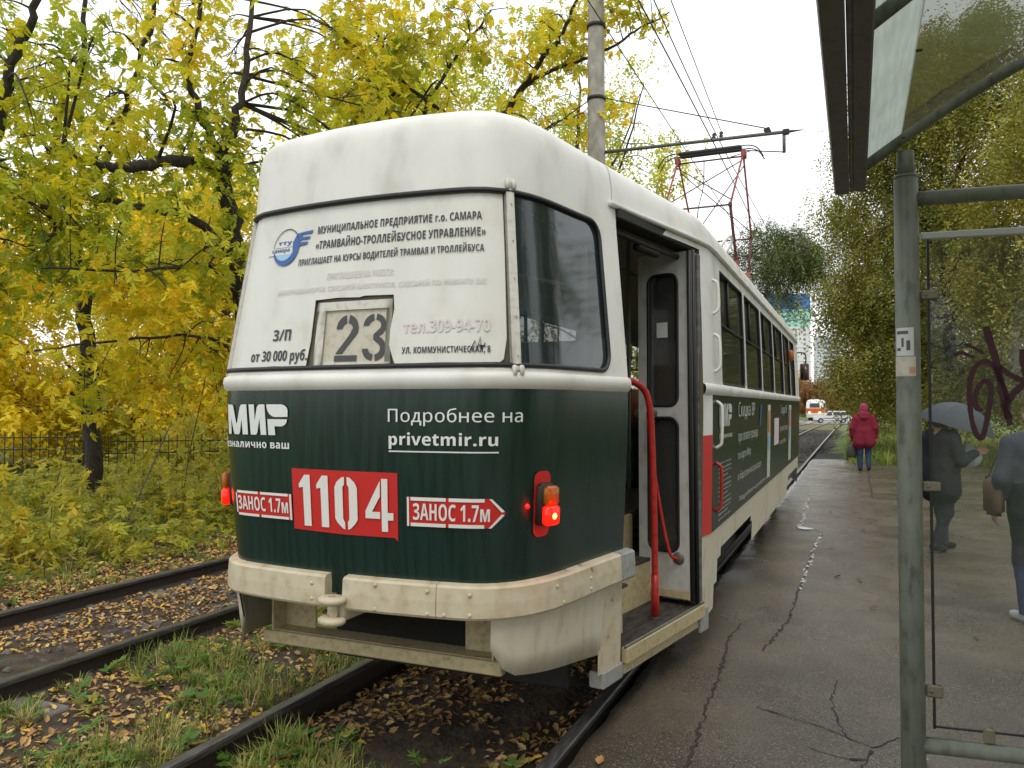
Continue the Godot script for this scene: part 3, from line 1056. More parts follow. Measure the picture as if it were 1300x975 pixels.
func door_way(T: Node3D) -> void:
	var st := nst(false)
	jamb(st, 1.82, .24, 2.685, .06)
	jamb(st, 2.98, .24, 2.685, .06)
	obj("door_reveal", st, M.grime, T)
	# rear post below the bumper, and its grey foot
	st = nst()
	patch(st, 1.56, 1.82, .29, .76, .002)
	patch(st, 1.82, 1.822, .29, .80)
	obj("post_panel", st, M.cream_paint, T)
	st = nst(false)
	var a := skin(1.60, .25)
	var b := skin(1.84, .25)
	box(st, (a + b) / 2 + Vector3(-.030, .0, -.01), Vector3(.085, .085, (a - b).length() - .01), Basis(Vector3.UP, atan2(b.x - a.x, b.z - a.z)), .006)
	obj("post_foot", st, M.grey_paint, T)
	# step: sill, boards, risers
	var d0 := skin(1.86, .3, .025)
	var d1 := skin(3.02, .3, .03)
	var ang := atan2(d1.x - d0.x, d1.z - d0.z)
	var mid := (d0 + d1) / 2
	var len := (d1 - d0).length()
	var inw := Vector3(-cos(ang), 0, sin(ang))
	if inw.x > 0: inw = -inw
	var bs := Basis(Vector3.UP, ang)
	st = nst(false)
	box(st, Vector3(mid.x, .315, mid.z) + inw * .02, Vector3(.04, .085, len), bs, .006)
	obj("sill", st, M.worn_cream, T)
	st = nst(false)
	box(st, Vector3(mid.x, .243, mid.z) + inw * .045, Vector3(.03, .07, len * .97), bs, .004)
	obj("sill_apron", st, M.worn_cream, T)
	st = nst()
	tube(st, [Vector3(d0.x, .362, d0.z) + inw * .012, Vector3(d1.x, .362, d1.z) + inw * .012], .008, 6)
	obj("sill_edging", st, M.galvanised, T)
	var S := Node3D.new()
	S.name = "entrance_steps"
	T.add_child(S, true)
	for k in 3:
		st = nst(false)
		box(st, Vector3(mid.x, .347 + .0015 * (k % 2), mid.z) + inw * (.09 + .098 * k), Vector3(.094, .022, len - .02), bs, .003)
		obj("floor_board", st, M.dark_wood, S)
	st = nst(false)
	box(st, Vector3(mid.x, .49, mid.z) + inw * .345, Vector3(.03, .28, len), bs)
	obj("riser", st, M.worn_cream, S)
	for k in 2:
		st = nst(false)
		box(st, Vector3(mid.x, .632, mid.z) + inw * (.375 + .1 * k), Vector3(.097, .022, len), bs, .003)
		obj("tread_board", st, M.dark_wood, S)
	st = nst(false)
	box(st, Vector3(mid.x, .77, mid.z) + inw * .535, Vector3(.03, .26, len), bs)
	obj("riser", st, M.worn_cream, S)
	# boxed step at the rear end of the well
	st = nst(false)
	box(st, d0 + Vector3(-.30, .21, -.13), Vector3(.42, .26, .20), bs, .008)
	obj("wheel_box", st, M.worn_cream, S)
	st = nst(false)
	box(st, d0 + Vector3(-.29, .349, -.125), Vector3(.45, .018, .23), bs, .004)
	obj("tread_board", st, M.dark_wood, S)
	# walls of the well
	st = nst(false)
	box(st, d0 + Vector3(-.30, .72, -.015), Vector3(.55, 1.06, .02), bs)
	obj("well_wall", st, M.interior_wall, S)
	st = nst(false)
	box(st, d0 + Vector3(-.28, .60, -.030), Vector3(.50, .30, .012), bs, .003)
	obj("kick_plate", st, M.worn_cream, S)
	# folded door leaf, hinged at the front of the opening
	var hp := Vector3(1.140, .40, -5.13)
	var ip := Vector3(.79, .40, -5.22)
	var dl := Node3D.new()
	dl.name = "door_leaf"
	T.add_child(dl, true)
	leaf(dl, hp, ip, .40, 2.655, true)
	var dl2 := Node3D.new()
	dl2.name = "door_leaf"
	T.add_child(dl2, true)
	leaf(dl2, Vector3(1.165, .40, -5.20), Vector3(.82, .40, -5.30), .40, 2.655, false)
	# rubber edges and the steel strip of the front jamb
	st = nst()
	tube(st, [Vector3(1.152, .40, -5.135), Vector3(1.150, 2.65, -5.09)], .017, 8)
	obj("rubber_edge", st, M.rubber, T)
	st = nst()
	tube(st, [Vector3(1.178, .38, -5.165), Vector3(1.168, 2.66, -5.125)], .014, 8)
	obj("rubber_edge", st, M.rubber, T)
	st = nst(false)
	box(st, Vector3(1.188, 1.51, -5.185), Vector3(.022, 2.26, .045), Basis(Vector3.UP, ang), .006)
	obj("jamb_strip", st, M.galvanised, T)
	st = nst(false)
	box(st, skin(3.04, .25, .012), Vector3(.02, .15, .14), bs, .004)
	obj("jamb_foot", st, M.grey_paint, T)
	# door head gear
	st = nst(false)
	box(st, Vector3(mid.x, 2.70, mid.z) + inw * .10, Vector3(.12, .06, len), bs, .006)
	obj("door_head", st, M.dark_steel, T)
	st = nst()
	tube(st, [Vector3(d0.x, 2.62, d0.z) + inw * .12, Vector3(d1.x, 2.62, d1.z) + inw * .12], .018, 6)
	box(st, Vector3(mid.x, 2.60, mid.z) + inw * .14, Vector3(.05, .05, .3), bs, .01)
	obj("door_gear", st, M.dark_steel, T)
	# red grab pole with a bent top
	var gp := Node3D.new()
	gp.name = "grab_pole"
	T.add_child(gp, true)
	st = nst()
	tube(st, curve([Vector3(.993, .36, -4.778), Vector3(.992, .9, -4.77), Vector3(.985, 1.45, -4.745), Vector3(.975, 1.66, -4.72), Vector3(.945, 1.755, -4.69), Vector3(.88, 1.80, -4.63), Vector3(.80, 1.81, -4.58)], 5), .0205, 12)
	obj("tube", st, M.red_paint, gp)
	st = nst()
	tube(st, [Vector3(.993, .36, -4.778), Vector3(.993, .62, -4.775)], .0245, 12)
	obj("sleeve", st, M.red_paint, gp)
	st = nst()
	lathe(st, [[0, .010], [.045, .010], [.05, 0]], Vector3(.993, .360, -4.778), Basis(), 14)
	obj("base_flange", st, M.dark_steel, gp)


func leaf(dl: Node3D, h: Vector3, i: Vector3, y0: float, y1: float, front: bool) -> void:
	var ex := (h - i)
	ex.y = 0
	var w := ex.length()
	ex = ex.normalized()
	var n := ex.cross(Vector3.UP)
	if n.z < 0: n = -n
	var at := func(x: float, y: float, z: float) -> Vector3: return i + ex * x + n * z + Vector3(0, y - i.y, 0)
	var wins := [[.075, w - .075, y0 + .30, y0 + 1.17], [.075, w - .075, y0 + 1.25, y1 - .14]]
	var st := nst(false)
	for side in [.016, -.016]:
		for r in [[0, .075, y0, y1], [w - .075, w, y0, y1], [.075, w - .075, y0, wins[0][2]], [.075, w - .075, wins[0][3], wins[1][2]], [.075, w - .075, wins[1][3], y1]]:
			quad(st, at.call(r[0], r[2], side), at.call(r[0], r[3], side), at.call(r[1], r[3], side), at.call(r[1], r[2], side))
		for v in wins:
			var rr := .06
			for c in [[v[1], v[3], -1, -1, 0.0], [v[0], v[3], 1, -1, PI / 2], [v[0], v[2], 1, 1, PI], [v[1], v[2], -1, 1, PI * 1.5]]:
				var o := Vector2(c[0] + c[2] * rr, c[1] + c[3] * rr)
				for k in 6:
					var a: float = c[4] + PI / 2 * k / 6.0
					var b: float = c[4] + PI / 2 * (k + 1) / 6.0
					tri(st, at.call(c[0], c[1], side), at.call(o.x + cos(a) * rr, o.y + sin(a) * rr, side), at.call(o.x + cos(b) * rr, o.y + sin(b) * rr, side))
	for e in [0.0, w]:
		quad(st, at.call(e, y0, .016), at.call(e, y1, .016), at.call(e, y1, -.016), at.call(e, y0, -.016))
	for y in [y0, y1]:
		quad(st, at.call(0, y, .016), at.call(w, y, .016), at.call(w, y, -.016), at.call(0, y, -.016))
	obj("frame", st, M.door_grey, dl)
	for v in wins:
		st = nst(false)
		quad(st, at.call(v[0], v[2], 0), at.call(v[0], v[3], 0), at.call(v[1], v[3], 0), at.call(v[1], v[2], 0))
		var pane := obj("pane", st, M.door_glass, dl)
		st = nst()
		var pts := []
		for q in rounded(v[0], v[1], v[2], v[3], .06): pts.append(at.call(q.x, q.y, .012))
		pts.append(pts[0])
		tube(st, pts, .012, 6, false)
		obj("seal", st, M.rubber, pane)
	if not front: return
	st = nst(false)
	quad(st, at.call(.13, 2.10, .003), at.call(.13, 2.20, .003), at.call(.21, 2.20, .003), at.call(.21, 2.10, .003))
	obj("paper_notice", st, M.paper, dl)
	st = nst(false)
	var hb := Basis(ex, Vector3.UP, n)
	box(st, at.call(w / 2, y0 + .03, .018), Vector3(w, .055, .008), hb, .003)
	obj("kick_strip", st, M.worn_cream, dl)
	var hr := Node3D.new()
	hr.name = "door_handrail"
	dl.add_child(hr, true)
	st = nst()
	tube(st, curve([at.call(.10, 1.60, .02), at.call(.098, 1.595, .05), at.call(.105, 1.55, .075), at.call(.14, 1.30, .085), at.call(.21, .90, .085), at.call(.258, .70, .08), at.call(.285, .665, .045), at.call(.287, .66, .02)], 4), .0115, 8)
	obj("tube", st, M.red_paint, hr)
	for q in [[.10, 1.60], [.287, .66]]:
		st = nst()
		lathe(st, [[0, .010], [.036, .008], [.042, 0]], at.call(q[0], q[1], .017), hb * Basis(Vector3.RIGHT, PI / 2), 14)
		obj("flange", st, M.galvanised, hr)


func under_tram(T: Node3D) -> void:
	# solid underfloor so that no light comes through
	var st := nst(false)
	box(st, Vector3(-.12, .76, -9.9), Vector3(1.2, .22, 12.6), Basis(), .0)
	obj("underframe", st, M.under_steel, T)
	st = nst(false)
	box(st, Vector3(.0, .56, -8.9), Vector3(1.7, .28, 1.6), Basis(), .02)
	obj("equipment_box", st, M.under_steel, T)
	st = nst(false)
	box(st, Vector3(.0, .56, -10.9), Vector3(1.7, .28, 1.4), Basis(), .02)
	obj("equipment_box", st, M.under_steel, T)
	for z in [-6.85, -13.0]:
		var B := Node3D.new()
		B.name = "bogie"
		T.add_child(B, true)
		for s in [1.0, -1.0]:
			st = nst(false)
			box(st, Vector3(s * .98, .40, z), Vector3(.12, .18, 2.3), Basis(), .03)
			obj("side_frame", st, M.under_steel, B)
			for d in [.95, -.95]:
				st = nst()
				var rb := Basis(Vector3.BACK, PI / 2)
				lathe(st, [[0, .07], [.10, .07], [.12, .05], [.29, .05], [.30, .07], [.345, .07], [.35, .0], [.385, -.045], [.385, -.065], [.30, -.065], [0, -.065]], Vector3(s * .79, .352, z + d), rb if s < 0 else Basis(Vector3.BACK, -PI / 2), 28)
				obj("wheel", st, M.dark_steel, B)
		st = nst()
		for d in [.95, -.95]: tube(st, [Vector3(-.8, .352, z + d), Vector3(.8, .352, z + d)], .06, 10)
		box(st, Vector3(0, .42, z), Vector3(1.9, .16, .4), Basis(), .03)
		obj("axles", st, M.under_steel, B)


func cabin(T: Node3D) -> void:
	var st := nst(false)
	box(st, Vector3(-.16, .885, -9.9), Vector3(1.3, .03, 12.9))
	box(st, Vector3(.84, .885, -10.4), Vector3(.70, .03, 9.6))
	box(st, Vector3(-.98, .885, -9.9), Vector3(.34, .03, 8.6))
	box(st, Vector3(.58, .885, -4.9), Vector3(.18, .03, 1.4))
	obj("cabin_floor", st, M.dark_wood, T)
	# lining: inner walls and ceiling follow the skin
	st = nst()
	patch(st, -16.0, -.75, .9, 1.80, -.06)
	patch(st, 3.2, 15.0, .9, 1.80, -.06)
	obj("wall_lining", st, M.interior_wall, T)
	st = nst()
	patch(st, -16.5, 16.5, 2.70, 3.099, -.07)
	obj("ceiling_lining", st, M.interior_ceiling, T)
	# green handrails behind the rear glass
	for q in [[Vector3(.40, 2.33, -3.40), Vector3(.88, 2.23, -3.75)], [Vector3(.87, 1.8, -3.78), Vector3(.87, 2.45, -3.80)], [Vector3(-.8, 2.3, -3.5), Vector3(.4, 2.33, -3.40)]]:
		st = nst()
		tube(st, q, .016, 8)
		obj("cabin_handrail", st, M.interior_green, T)
	# partition with a dark curtain behind the driver's rear seat
	st = nst(false)
	box(st, Vector3(.30, 1.45, -4.02), Vector3(1.1, 1.1, .025), Basis(), .005)
	obj("partition", st, M.interior_wall, T)
	for k in 5:
		for s in [1.0, -1.0]:
			if s > 0 and k == 0: continue
			var seat := Node3D.new()
			seat.name = "seat"
			T.add_child(seat, true)
			var z := -5.9 - k * 1.5
			var x: float = .78 * s
			st = nst()
			box(st, Vector3(x, 1.33, z), Vector3(.42, .06, .42), Basis(Vector3.RIGHT, .06), .02)
			obj("cushion", st, M.seat_orange, seat)
			st = nst()
			box(st, Vector3(x, 1.62, z + .22), Vector3(.42, .56, .05), Basis(Vector3.RIGHT, .14), .02)
			obj("backrest", st, M.seat_orange, seat)
			st = nst()
			tube(st, [Vector3(x, .9, z), Vector3(x, 1.31, z)], .03, 8)
			obj("leg", st, M.dark_steel, seat)
	for z in [-6.2, -8.6, -11.0]:
		for s in [1.0, -1.0]:
			st = nst()
			tube(st, [Vector3(.45 * s, .9, z), Vector3(.45 * s, 2.98, z)], .017, 8)
			obj("cabin_pole", st, M.interior_green, T)


func pantograph(T: Node3D) -> void:
	var P := Node3D.new()
	P.name = "pantograph"
	T.add_child(P, true)
	var zc := -13.0
	var st: SurfaceTool
	for s in [1.0, -1.0]:
		st = nst(false)
		box(st, Vector3(.5 * s, 3.22, zc), Vector3(.07, .07, 1.9), Basis(), .01)
		obj("base_rail", st, M.pantograph_dark, P)
		for d in [.8, -.8]:
			st = nst()
			lathe(st, [[.0, 0], [.05, 0], [.05, .04], [.03, .06], [.045, .08], [.03, .11], [.03, .16], [0, .16]], Vector3(.5 * s, 3.03, zc + d), Basis(), 10)
			obj("insulator", st, M.white_trim, P)
		for d in [1.0, -1.0]:
			var base := Vector3(.5 * s, 3.28, zc + .3 * d)
			var knee := Vector3(.49 * s, 4.58, zc + 1.28 * d)
			var head := Vector3(.52 * s, 5.66, zc + .06 * d)
			st = nst()
			tube(st, [base, base.lerp(knee, .48)], .030, 8)
			obj("lower_arm", st, M.pantograph_red, P)
			st = nst()
			tube(st, [base.lerp(knee, .46), knee], .022, 8)
			obj("lower_arm", st, M.pantograph_dark, P)
			st = nst()
			tube(st, [knee, head], .0165, 8)
			obj("upper_arm", st, M.pantograph_red, P)
			st = nst()
			box(st, knee, Vector3(.05, .08, .07), Basis(), .012)
			box(st, knee.lerp(base, .52), Vector3(.055, .10, .055), Basis(), .012)
			obj("joint", st, M.pantograph_dark, P)
	for d in [1.0, -1.0]:
		st = nst()
		tube(st, [Vector3(-.49, 4.58, zc + 1.28 * d), Vector3(.49, 4.58, zc + 1.28 * d)], .014, 6)
		tube(st, [Vector3(-.515, 5.55, zc + .15 * d), Vector3(.49, 4.68, zc + 1.18 * d)], .009, 6)
		tube(st, [Vector3(.515, 5.55, zc + .15 * d), Vector3(-.49, 4.68, zc + 1.18 * d)], .009, 6)
		obj("cross_brace", st, M.pantograph_dark, P)
	st = nst()
	tube(st, [Vector3(-.56, 5.66, zc), Vector3(.56, 5.66, zc)], .014, 6)
	obj("head_tube", st, M.pantograph_dark, P)
	for s in [1.0, -1.0]:
		st = nst(false)
		box(st, Vector3(.53 * s, 5.69, zc), Vector3(.07, .12, .20), Basis(), .015)
		obj("head_bracket", st, M.pantograph_red, P)
		for d in [.09, -.09]:
			st = nst()
			tube(st, curve([Vector3(.46 * s, 5.80, zc + d), Vector3(.62 * s, 5.80, zc + d), Vector3(.75 * s, 5.74, zc + d), Vector3(.84 * s, 5.60, zc + d)], 4), .010, 6)
			obj("horn", st, M.carbon, P)
	for d in [.08, -.08]:
		st = nst()
		box(st, Vector3(0, 5.795, zc + d), Vector3(1.02, .055, .065), Basis(), .015)
		obj("contact_strip", st, M.carbon, P)
	st = nst()
	tube(st, curve([Vector3(-.1, 5.66, zc), Vector3(-.1, 5.2, zc + .1), Vector3(-.05, 4.4, zc + .9), Vector3(.1, 3.3, zc + .4)], 5), .008, 6)
	obj("cable", st, M.wire, P)
	# grab loops on the roof edge
	for z in [-6.95]:
		st = nst()
		tube(st, curve([Vector3(1.02, 2.97, z), Vector3(1.12, 3.10, z - .02), Vector3(1.14, 3.13, z - .1), Vector3(1.12, 3.10, z - .28), Vector3(1.02, 2.97, z - .3)], 4), .013, 6)
		obj("roof_handle", st, M.white_paint, T)


# ---------- the ground
var gn := FastNoiseLite.new()

func fall(z: float) -> float:
	return -.5 * smoothstep(50.0, 120.0, -z)


func gh(x: float, z: float) -> float:
	var y := -.135 + gn.get_noise_2d(x * 40, z * 40) * .035
	for c in [-.795, .795, -2.60, -4.18]:
		y -= .025 * exp(-pow((x - c) / .18, 2))
	if x < -5.0: y += .10 * smoothstep(-5.0, -8.0, x) + gn.get_noise_2d(x * 9, z * 9) * .12 * smoothstep(-5.0, -7.0, x)
	if x > .88: y = lerpf(y, -.03 + gn.get_noise_2d(x * 12, z * 12) * .06, smoothstep(.88, 2.0, x))
	return y + fall(z)


func struct(called: String, st: SurfaceTool, m: Material, label: String) -> MeshInstance3D:
	var o := obj(called, st, m)
	o.set_meta("kind", "structure")
	o.set_meta("label", label)
	return o


func grid(st: SurfaceTool, x0: float, x1: float, z0: float, z1: float, nx: int, nz: int, f: Callable) -> void:
	var prev := []
	for i in nx + 1:
		var col := []
		for j in nz + 1:
			var x := lerpf(x0, x1, i / float(nx))
			var z := lerpf(z0, z1, j / float(nz))
			col.append(Vector3(x, f.call(x, z), z))
		if i > 0:
			for j in nz: quad(st, prev[j], prev[j + 1], col[j + 1], col[j])
		prev = col


func make_ground() -> void:
	gn.seed = 12
	gn.frequency = .05
	gn.fractal_octaves = 4
	var st := nst()
	grid(st, -900, 900, 300, -1500, 2, 2, func(_x, _z): return -1.0)
	struct("terrain", st, M.lawn, "wide flat ground reaching to the horizon")
	st = nst()
	grid(st, -60, 40, 12, -62, 100, 74, func(x, z): return gh(x, z) - (.06 if x > -5.2 and x < 6.5 and z > -27.0 else 0.0))
	grid(st, -60, 40, -62, -220, 20, 40, func(x, z): return gh(x, z))
	struct("ground", st, M.lawn, "grassy ground beside the tram tracks")
	st = nst()
	grid(st, -5.4, .93, 7, -30, 90, 300, gh)
	struct("track_bed", st, M.soil, "dark soil bed round the two tram tracks")
	st = nst()
	grid(st, -5.4, 1.75, -29.5, -64, 30, 80, func(x, z): return gh(minf(x, .85), z) + .03)
	grid(st, .9, 2.3, -26.3, -30, 12, 14, func(x, z): return -.05 + gn.get_noise_2d(x * 50, z * 50) * .03)
	struct("ballast", st, M.gravel_fill, "grey crushed stone ballast beyond the end of the platform")
	st = nst()
	grid(st, -8, 8, -62, -98, 16, 24, func(x, z): return gh(minf(x, .85), z) + .045)
	struct("grass_strip", st, M.far_grass, "yellowing grass over the far end of the tracks")
	st = nst()
	grid(st, -80, 60, -98, -124, 20, 20, func(_x, z): return -.06 + fall(z))
	struct("road", st, M.asphalt, "cross road far beyond the tram stop")
	# asphalt platform with a ragged edge along the rail and at its end
	st = nst()
	var top := func(x, z): return -.012 + gn.get_noise_2d(x * 8, z * 8) * .018
	var xs := [.0, .02, .06, .14, .26, .40, .56, .74, .90, 1.0]
	var prev := []
	for j in 241:
		var z := lerpf(7.0, -26.35, j / 240.0)
		var xl := .872 + gn.get_noise_2d(3.3, z * 60) * .03
		var xr := 5.6 + gn.get_noise_2d(9.0, z * 9) * .5
		var row := []
		row.append(Vector3(xl - .015, -.14, z))
		for k in xs: 
			var x := lerpf(xl, xr, k)
			row.append(Vector3(x, top.call(x, z) - (.02 if k == 0.0 else 0.0), z))
		row.append(Vector3(xr + .05, -.16, z))
		if prev:
			for i in row.size() - 1: quad(st, prev[i], prev[i + 1], row[i + 1], row[i])
		prev = row
	for i in prev.size() - 1:
		quad(st, prev[i], prev[i + 1], prev[i + 1] + Vector3(0, -.16, -.05), prev[i] + Vector3(0, -.16, -.05))
	var pv := struct("pavement", st, M.asphalt, "wet cracked asphalt platform beside the tram")
	cracks(pv, top)


func cracks(pv: Node, top: Callable) -> void:
	var lines := [
		[[1.42, -3.2], [1.41, -3.532], [1.388, -3.871], [1.364, -4.338], [1.333, -5.082], [1.28, -5.788], [1.31, -6.3]],
		[[1.53, -5.6], [1.596, -6.14], [1.636, -6.583], [1.64, -7.67], [1.658, -8.632], [1.65, -9.579], [1.724, -11.06]],
		[[1.388, -11.5], [1.421, -12.164], [1.361, -14.125], [1.362, -15.11]], [[1.388, -11.5], [1.615, -11.373], [1.72, -11.1]],
		[[2.39, -20.6], [2.402, -17.321], [2.397, -15.56]], [[1.362, -15.11], [1.97, -15.375], [2.4, -15.5]],
		[[1.6, -4.55], [1.855, -4.436], [2.065, -4.313], [2.189, -4.238], [2.317, -4.423], [2.6, -4.5]], [[1.9, -4.1], [2.016, -4.051], [2.152, -4.065], [2.189, -4.238]], [[2.152, -4.065], [2.1, -3.7], [2.2, -3.4]], [[2.065, -4.313], [1.98, -4.8], [2.02, -5.2]]]
	var wide := [.010, .009, .008, .006, .010, .005, .0055, .005, .0045, .004]
	for k in lines.size():
		var pts := []
		for i in lines[k].size() - 1:
			var a := Vector2(lines[k][i][0], lines[k][i][1])
			var b := Vector2(lines[k][i + 1][0], lines[k][i + 1][1])
			var n := maxi(2, int(a.distance_to(b) / .035))
			for q in n: pts.append(a.lerp(b, q / float(n)) + Vector2(rnd(-.014, .014), rnd(-.01, .01)))
		var st := nst(false)
		var pl := []
		for i in pts.size():
			var d: Vector2 = (pts[mini(i + 1, pts.size() - 1)] - pts[maxi(i - 1, 0)]).normalized()
			var s := Vector2(-d.y, d.x)
			var w: float = wide[k] * rnd(.25, 1.15) * (2.2 if rng.randf() < .05 else 1.0)
			var q := []
			for e in [pts[i] - s * w, pts[i] + s * w * rnd(.5, 1.0)]: q.append(Vector3(e.x, top.call(e.x, e.y) + .004, e.y))
			if pl: quad(st, pl[0], pl[1], q[1], q[0])
			pl = q
		obj("crack", st, M.crack_dirt, pv)
		if k in [1, 2]:
			for i in range(0, pts.size(), 2):
				if k == 1 and (pts[i].y > -7.6 or rng.randf() < .3): continue
				var s2 := nst()
				var r := rnd(.008, .02)
				lathe(s2, [[0, r * .8], [r * .7, r * .5], [r, 0]], Vector3(pts[i].x + rnd(-.02, .02), top.call(pts[i].x, pts[i].y) + .002, pts[i].y + rnd(-.04, .04)), Basis(Vector3.UP, rnd(0, 6)) * Basis().scaled(Vector3(1, 1, rnd(.7, 1.8))), 6)
				obj("chipping", s2, M.pebble, pv)
	# shallow puddles
	for q in [[[1.39, -11.35], [1.50, -11.28], [1.60, -11.36], [1.52, -11.45], [1.42, -11.52], [1.36, -11.6]]]:
		var c := []
		for p in q: c.append(Vector3(p[0], 0, p[1]))
		c.append(c[0])
		var dense := curve(c, 5)
		var st := nst(false)
		var mid := Vector3.ZERO
		for p in dense: mid += p / dense.size()
		mid.y = -.004 + gn.get_noise_2d(mid.x * 8, mid.z * 8) * .018
		for i in dense.size() - 1:
			var a: Vector3 = dense[i] + Vector3(0, mid.y, 0)
			var b: Vector3 = dense[i + 1] + Vector3(0, mid.y, 0)
			tri(st, mid, a, b)
		obj("puddle", st, M.puddle, pv)


func make_rails() -> void:
	var what := {-.795: "rusty tram rail under the tram, on the side away from the platform", .795: "dark tram rail along the edge of the asphalt platform", -2.60: "rusty rail of the empty track, next to the grassy strip", -4.18: "rusty rail of the empty track, below the weedy bank"}
	for x in what:
		var R := thing("rail", what[x], "rail", Vector3(x, 0, 0), 0.0, "rails of the two tram tracks")
		var head := [[-.036, -.012], [-.030, -.002], [-.015, .0], [.015, .0], [.030, -.002], [.036, -.012], [.035, -.034], [-.035, -.034]]
		var web := [[-.024, -.034], [.024, -.034], [.012, -.055], [.011, -.13], [.06, -.165], [-.06, -.165], [-.011, -.13], [-.012, -.055]]
		for part in [["head", head, "rail_head"], ["web", web, "rail_side"]]:
			var st := nst(false)
			var prev := []
			for z in [7.0, 0.0, -10.0, -30.0, -50.0, -60.0, -70.0, -80.0, -90.0, -100.0, -110.0, -125.0]:
				var ring := []
				for p in part[1]: ring.append(Vector3(p[0], p[1] + fall(z), z))
				if prev:
					for k in ring.size(): quad(st, prev[k], prev[(k + 1) % ring.size()], ring[(k + 1) % ring.size()], ring[k])
				prev = ring
			obj(part[0], st, M[part[2]], R)
	# sleepers, mostly buried
	var me: Mesh
	for t in [0.0, -3.39]:
		for k in 46:
			var z := 1.2 - k * .62 + rnd(-.04, .04)
			if t == 0.0 and z < -6.0 and z > -17.0: continue
			if me == null:
				var st := nst(false)
				box(st, Vector3.ZERO, Vector3(2.45, .14, .24), Basis(), .02)
				st.generate_normals()
				me = st.commit()
			var o := inst("sleeper", me, M.sleeper_concrete)
			o.position = Vector3(t + rnd(-.03, .03), -.222 + rnd(-.02, .010), z)
			o.rotation = Vector3(0, rnd(-.02, .02), rnd(-.012, .012))
			tag(o, "half-buried grey sleeper end showing in the soil of the " + ("tram's own track" if t == 0.0 else "empty track"), "sleeper", "sleepers of the tram's track" if t == 0.0 else "sleepers of the empty track")


func multi(called: String, me: Mesh, m: Material, xf: Array, col: Array, parent: Node = null) -> MultiMeshInstance3D:
	var mm := MultiMesh.new()
	mm.transform_format = MultiMesh.TRANSFORM_3D
	mm.use_colors = true
	mm.mesh = me
	mm.instance_count = xf.size()
	var buf := PackedFloat32Array()
	buf.resize(xf.size() * 16)
	for i in xf.size():
		var t: Transform3D = xf[i]
		var c: Color = col[i]
		var b := t.basis
		var k := i * 16
		buf[k] = b.x.x; buf[k + 1] = b.y.x; buf[k + 2] = b.z.x; buf[k + 3] = t.origin.x
		buf[k + 4] = b.x.y; buf[k + 5] = b.y.y; buf[k + 6] = b.z.y; buf[k + 7] = t.origin.y
		buf[k + 8] = b.x.z; buf[k + 9] = b.y.z; buf[k + 10] = b.z.z; buf[k + 11] = t.origin.z
		buf[k + 12] = c.r; buf[k + 13] = c.g; buf[k + 14] = c.b; buf[k + 15] = 1.0
	mm.buffer = buf
	var o := MultiMeshInstance3D.new()
	o.multimesh = mm
	o.material_override = m
	if parent == null:
		o.name = numbered(called)
		add_child(o)
	else:
		o.name = called
		parent.add_child(o, true)
	return o


# ---------- leaves: each mesh is built once
func blade(st: SurfaceTool, at: Vector3, dir: Vector3, side: Vector3, length: float, w: float, curl: float, teeth := false) -> void:
	var n := dir.cross(side).normalized()
	var prof := [[0.0, 0.0], [.18, .62], [.42, 1.0], [.72, .62], [1.0, 0.0]]
	if teeth: prof = [[0.0, 0.0], [.14, .55], [.34, 1.0], [.46, .72], [.62, .78], [.76, .36], [1.0, 0.0]]
	var mids := []
	var ls := []
	var rs := []
	for p in prof:
		var c: Vector3 = at + dir * (length * p[0]) - n * (curl * length * p[0] * p[0])
		mids.append(c)
		ls.append(c + side * (w * p[1] * .5) + n * (w * p[1] * .22))
		rs.append(c - side * (w * p[1] * .5) + n * (w * p[1] * .22))
	for i in prof.size() - 1:
		for e in [ls, rs]:
			if prof[i][1] == 0.0: tri(st, mids[i], e[i + 1], mids[i + 1])
			elif prof[i + 1][1] == 0.0: tri(st, mids[i], e[i], mids[i + 1])
			else: quad(st, mids[i], e[i], e[i + 1], mids[i + 1])


func compound_leaf(sd: int) -> Mesh:
	# five drooping toothed leaflets on one stalk
	var r := RandomNumberGenerator.new()
	r.seed = sd
	var st := nst(false)
	var ax := Vector3(0, 0, 1)
	for k in 5:
		var t: float = [.45, .45, .75, .75, 1.0][k]
		var a: float = [1.0, -1.0, .85, -.85, 0.0][k] + r.randf_range(-.25, .25)
		var d := Vector3(sin(a), r.randf_range(-.75, -.25), cos(a)).normalized()
		var s := d.cross(Vector3(r.randf_range(-.4, .4), 1, r.randf_range(-.3, .3))).normalized()
		blade(st, ax * (.13 * t) + Vector3(0, -.05 * t * t, 0), d, s, r.randf_range(.085, .12), r.randf_range(.045, .06), r.randf_range(.1, .45), true)
	tube(st, [Vector3.ZERO, Vector3(0, -.015, .07), Vector3(0, -.05, .13)], .0014, 3, false)
	st.generate_normals()
	return st.commit()


func twig_leaf(sd: int, n: int, length: float, leaf_l: float, leaf_w: float, droop: float) -> Mesh:
	var r := RandomNumberGenerator.new()
	r.seed = sd
	var st := nst(false)
	for k in n:
		var t := (k + .5) / n
		var p := Vector3(0, -droop * length * t * t, length * t)
		var a := r.randf_range(.4, 1.5) * (1 if k % 2 else -1)
		var d := Vector3(sin(a), r.randf_range(-.9, .2), cos(a)).normalized()
		var s := d.cross(Vector3(r.randf_range(-.6, .6), 1, r.randf_range(-.6, .6))).normalized()
		var q := p + d * leaf_l * r.randf_range(.8, 1.2)
		var m := (p + q) / 2
		var w := s * leaf_w * r.randf_range(.4, .6)
		tri(st, p, m + w, q)
		tri(st, p, q, m - w)
	st.generate_normals()
	return st.commit()


func single_leaf(sd: int) -> Mesh:
	var r := RandomNumberGenerator.new()
	r.seed = sd
	var st := nst(false)
	blade(st, Vector3(0, .004, -.035), Vector3(0, .0, 1), Vector3(1, 0, 0), .075, .042, r.randf_range(-.45, .2), true)
	st.generate_normals()
	return st.commit()


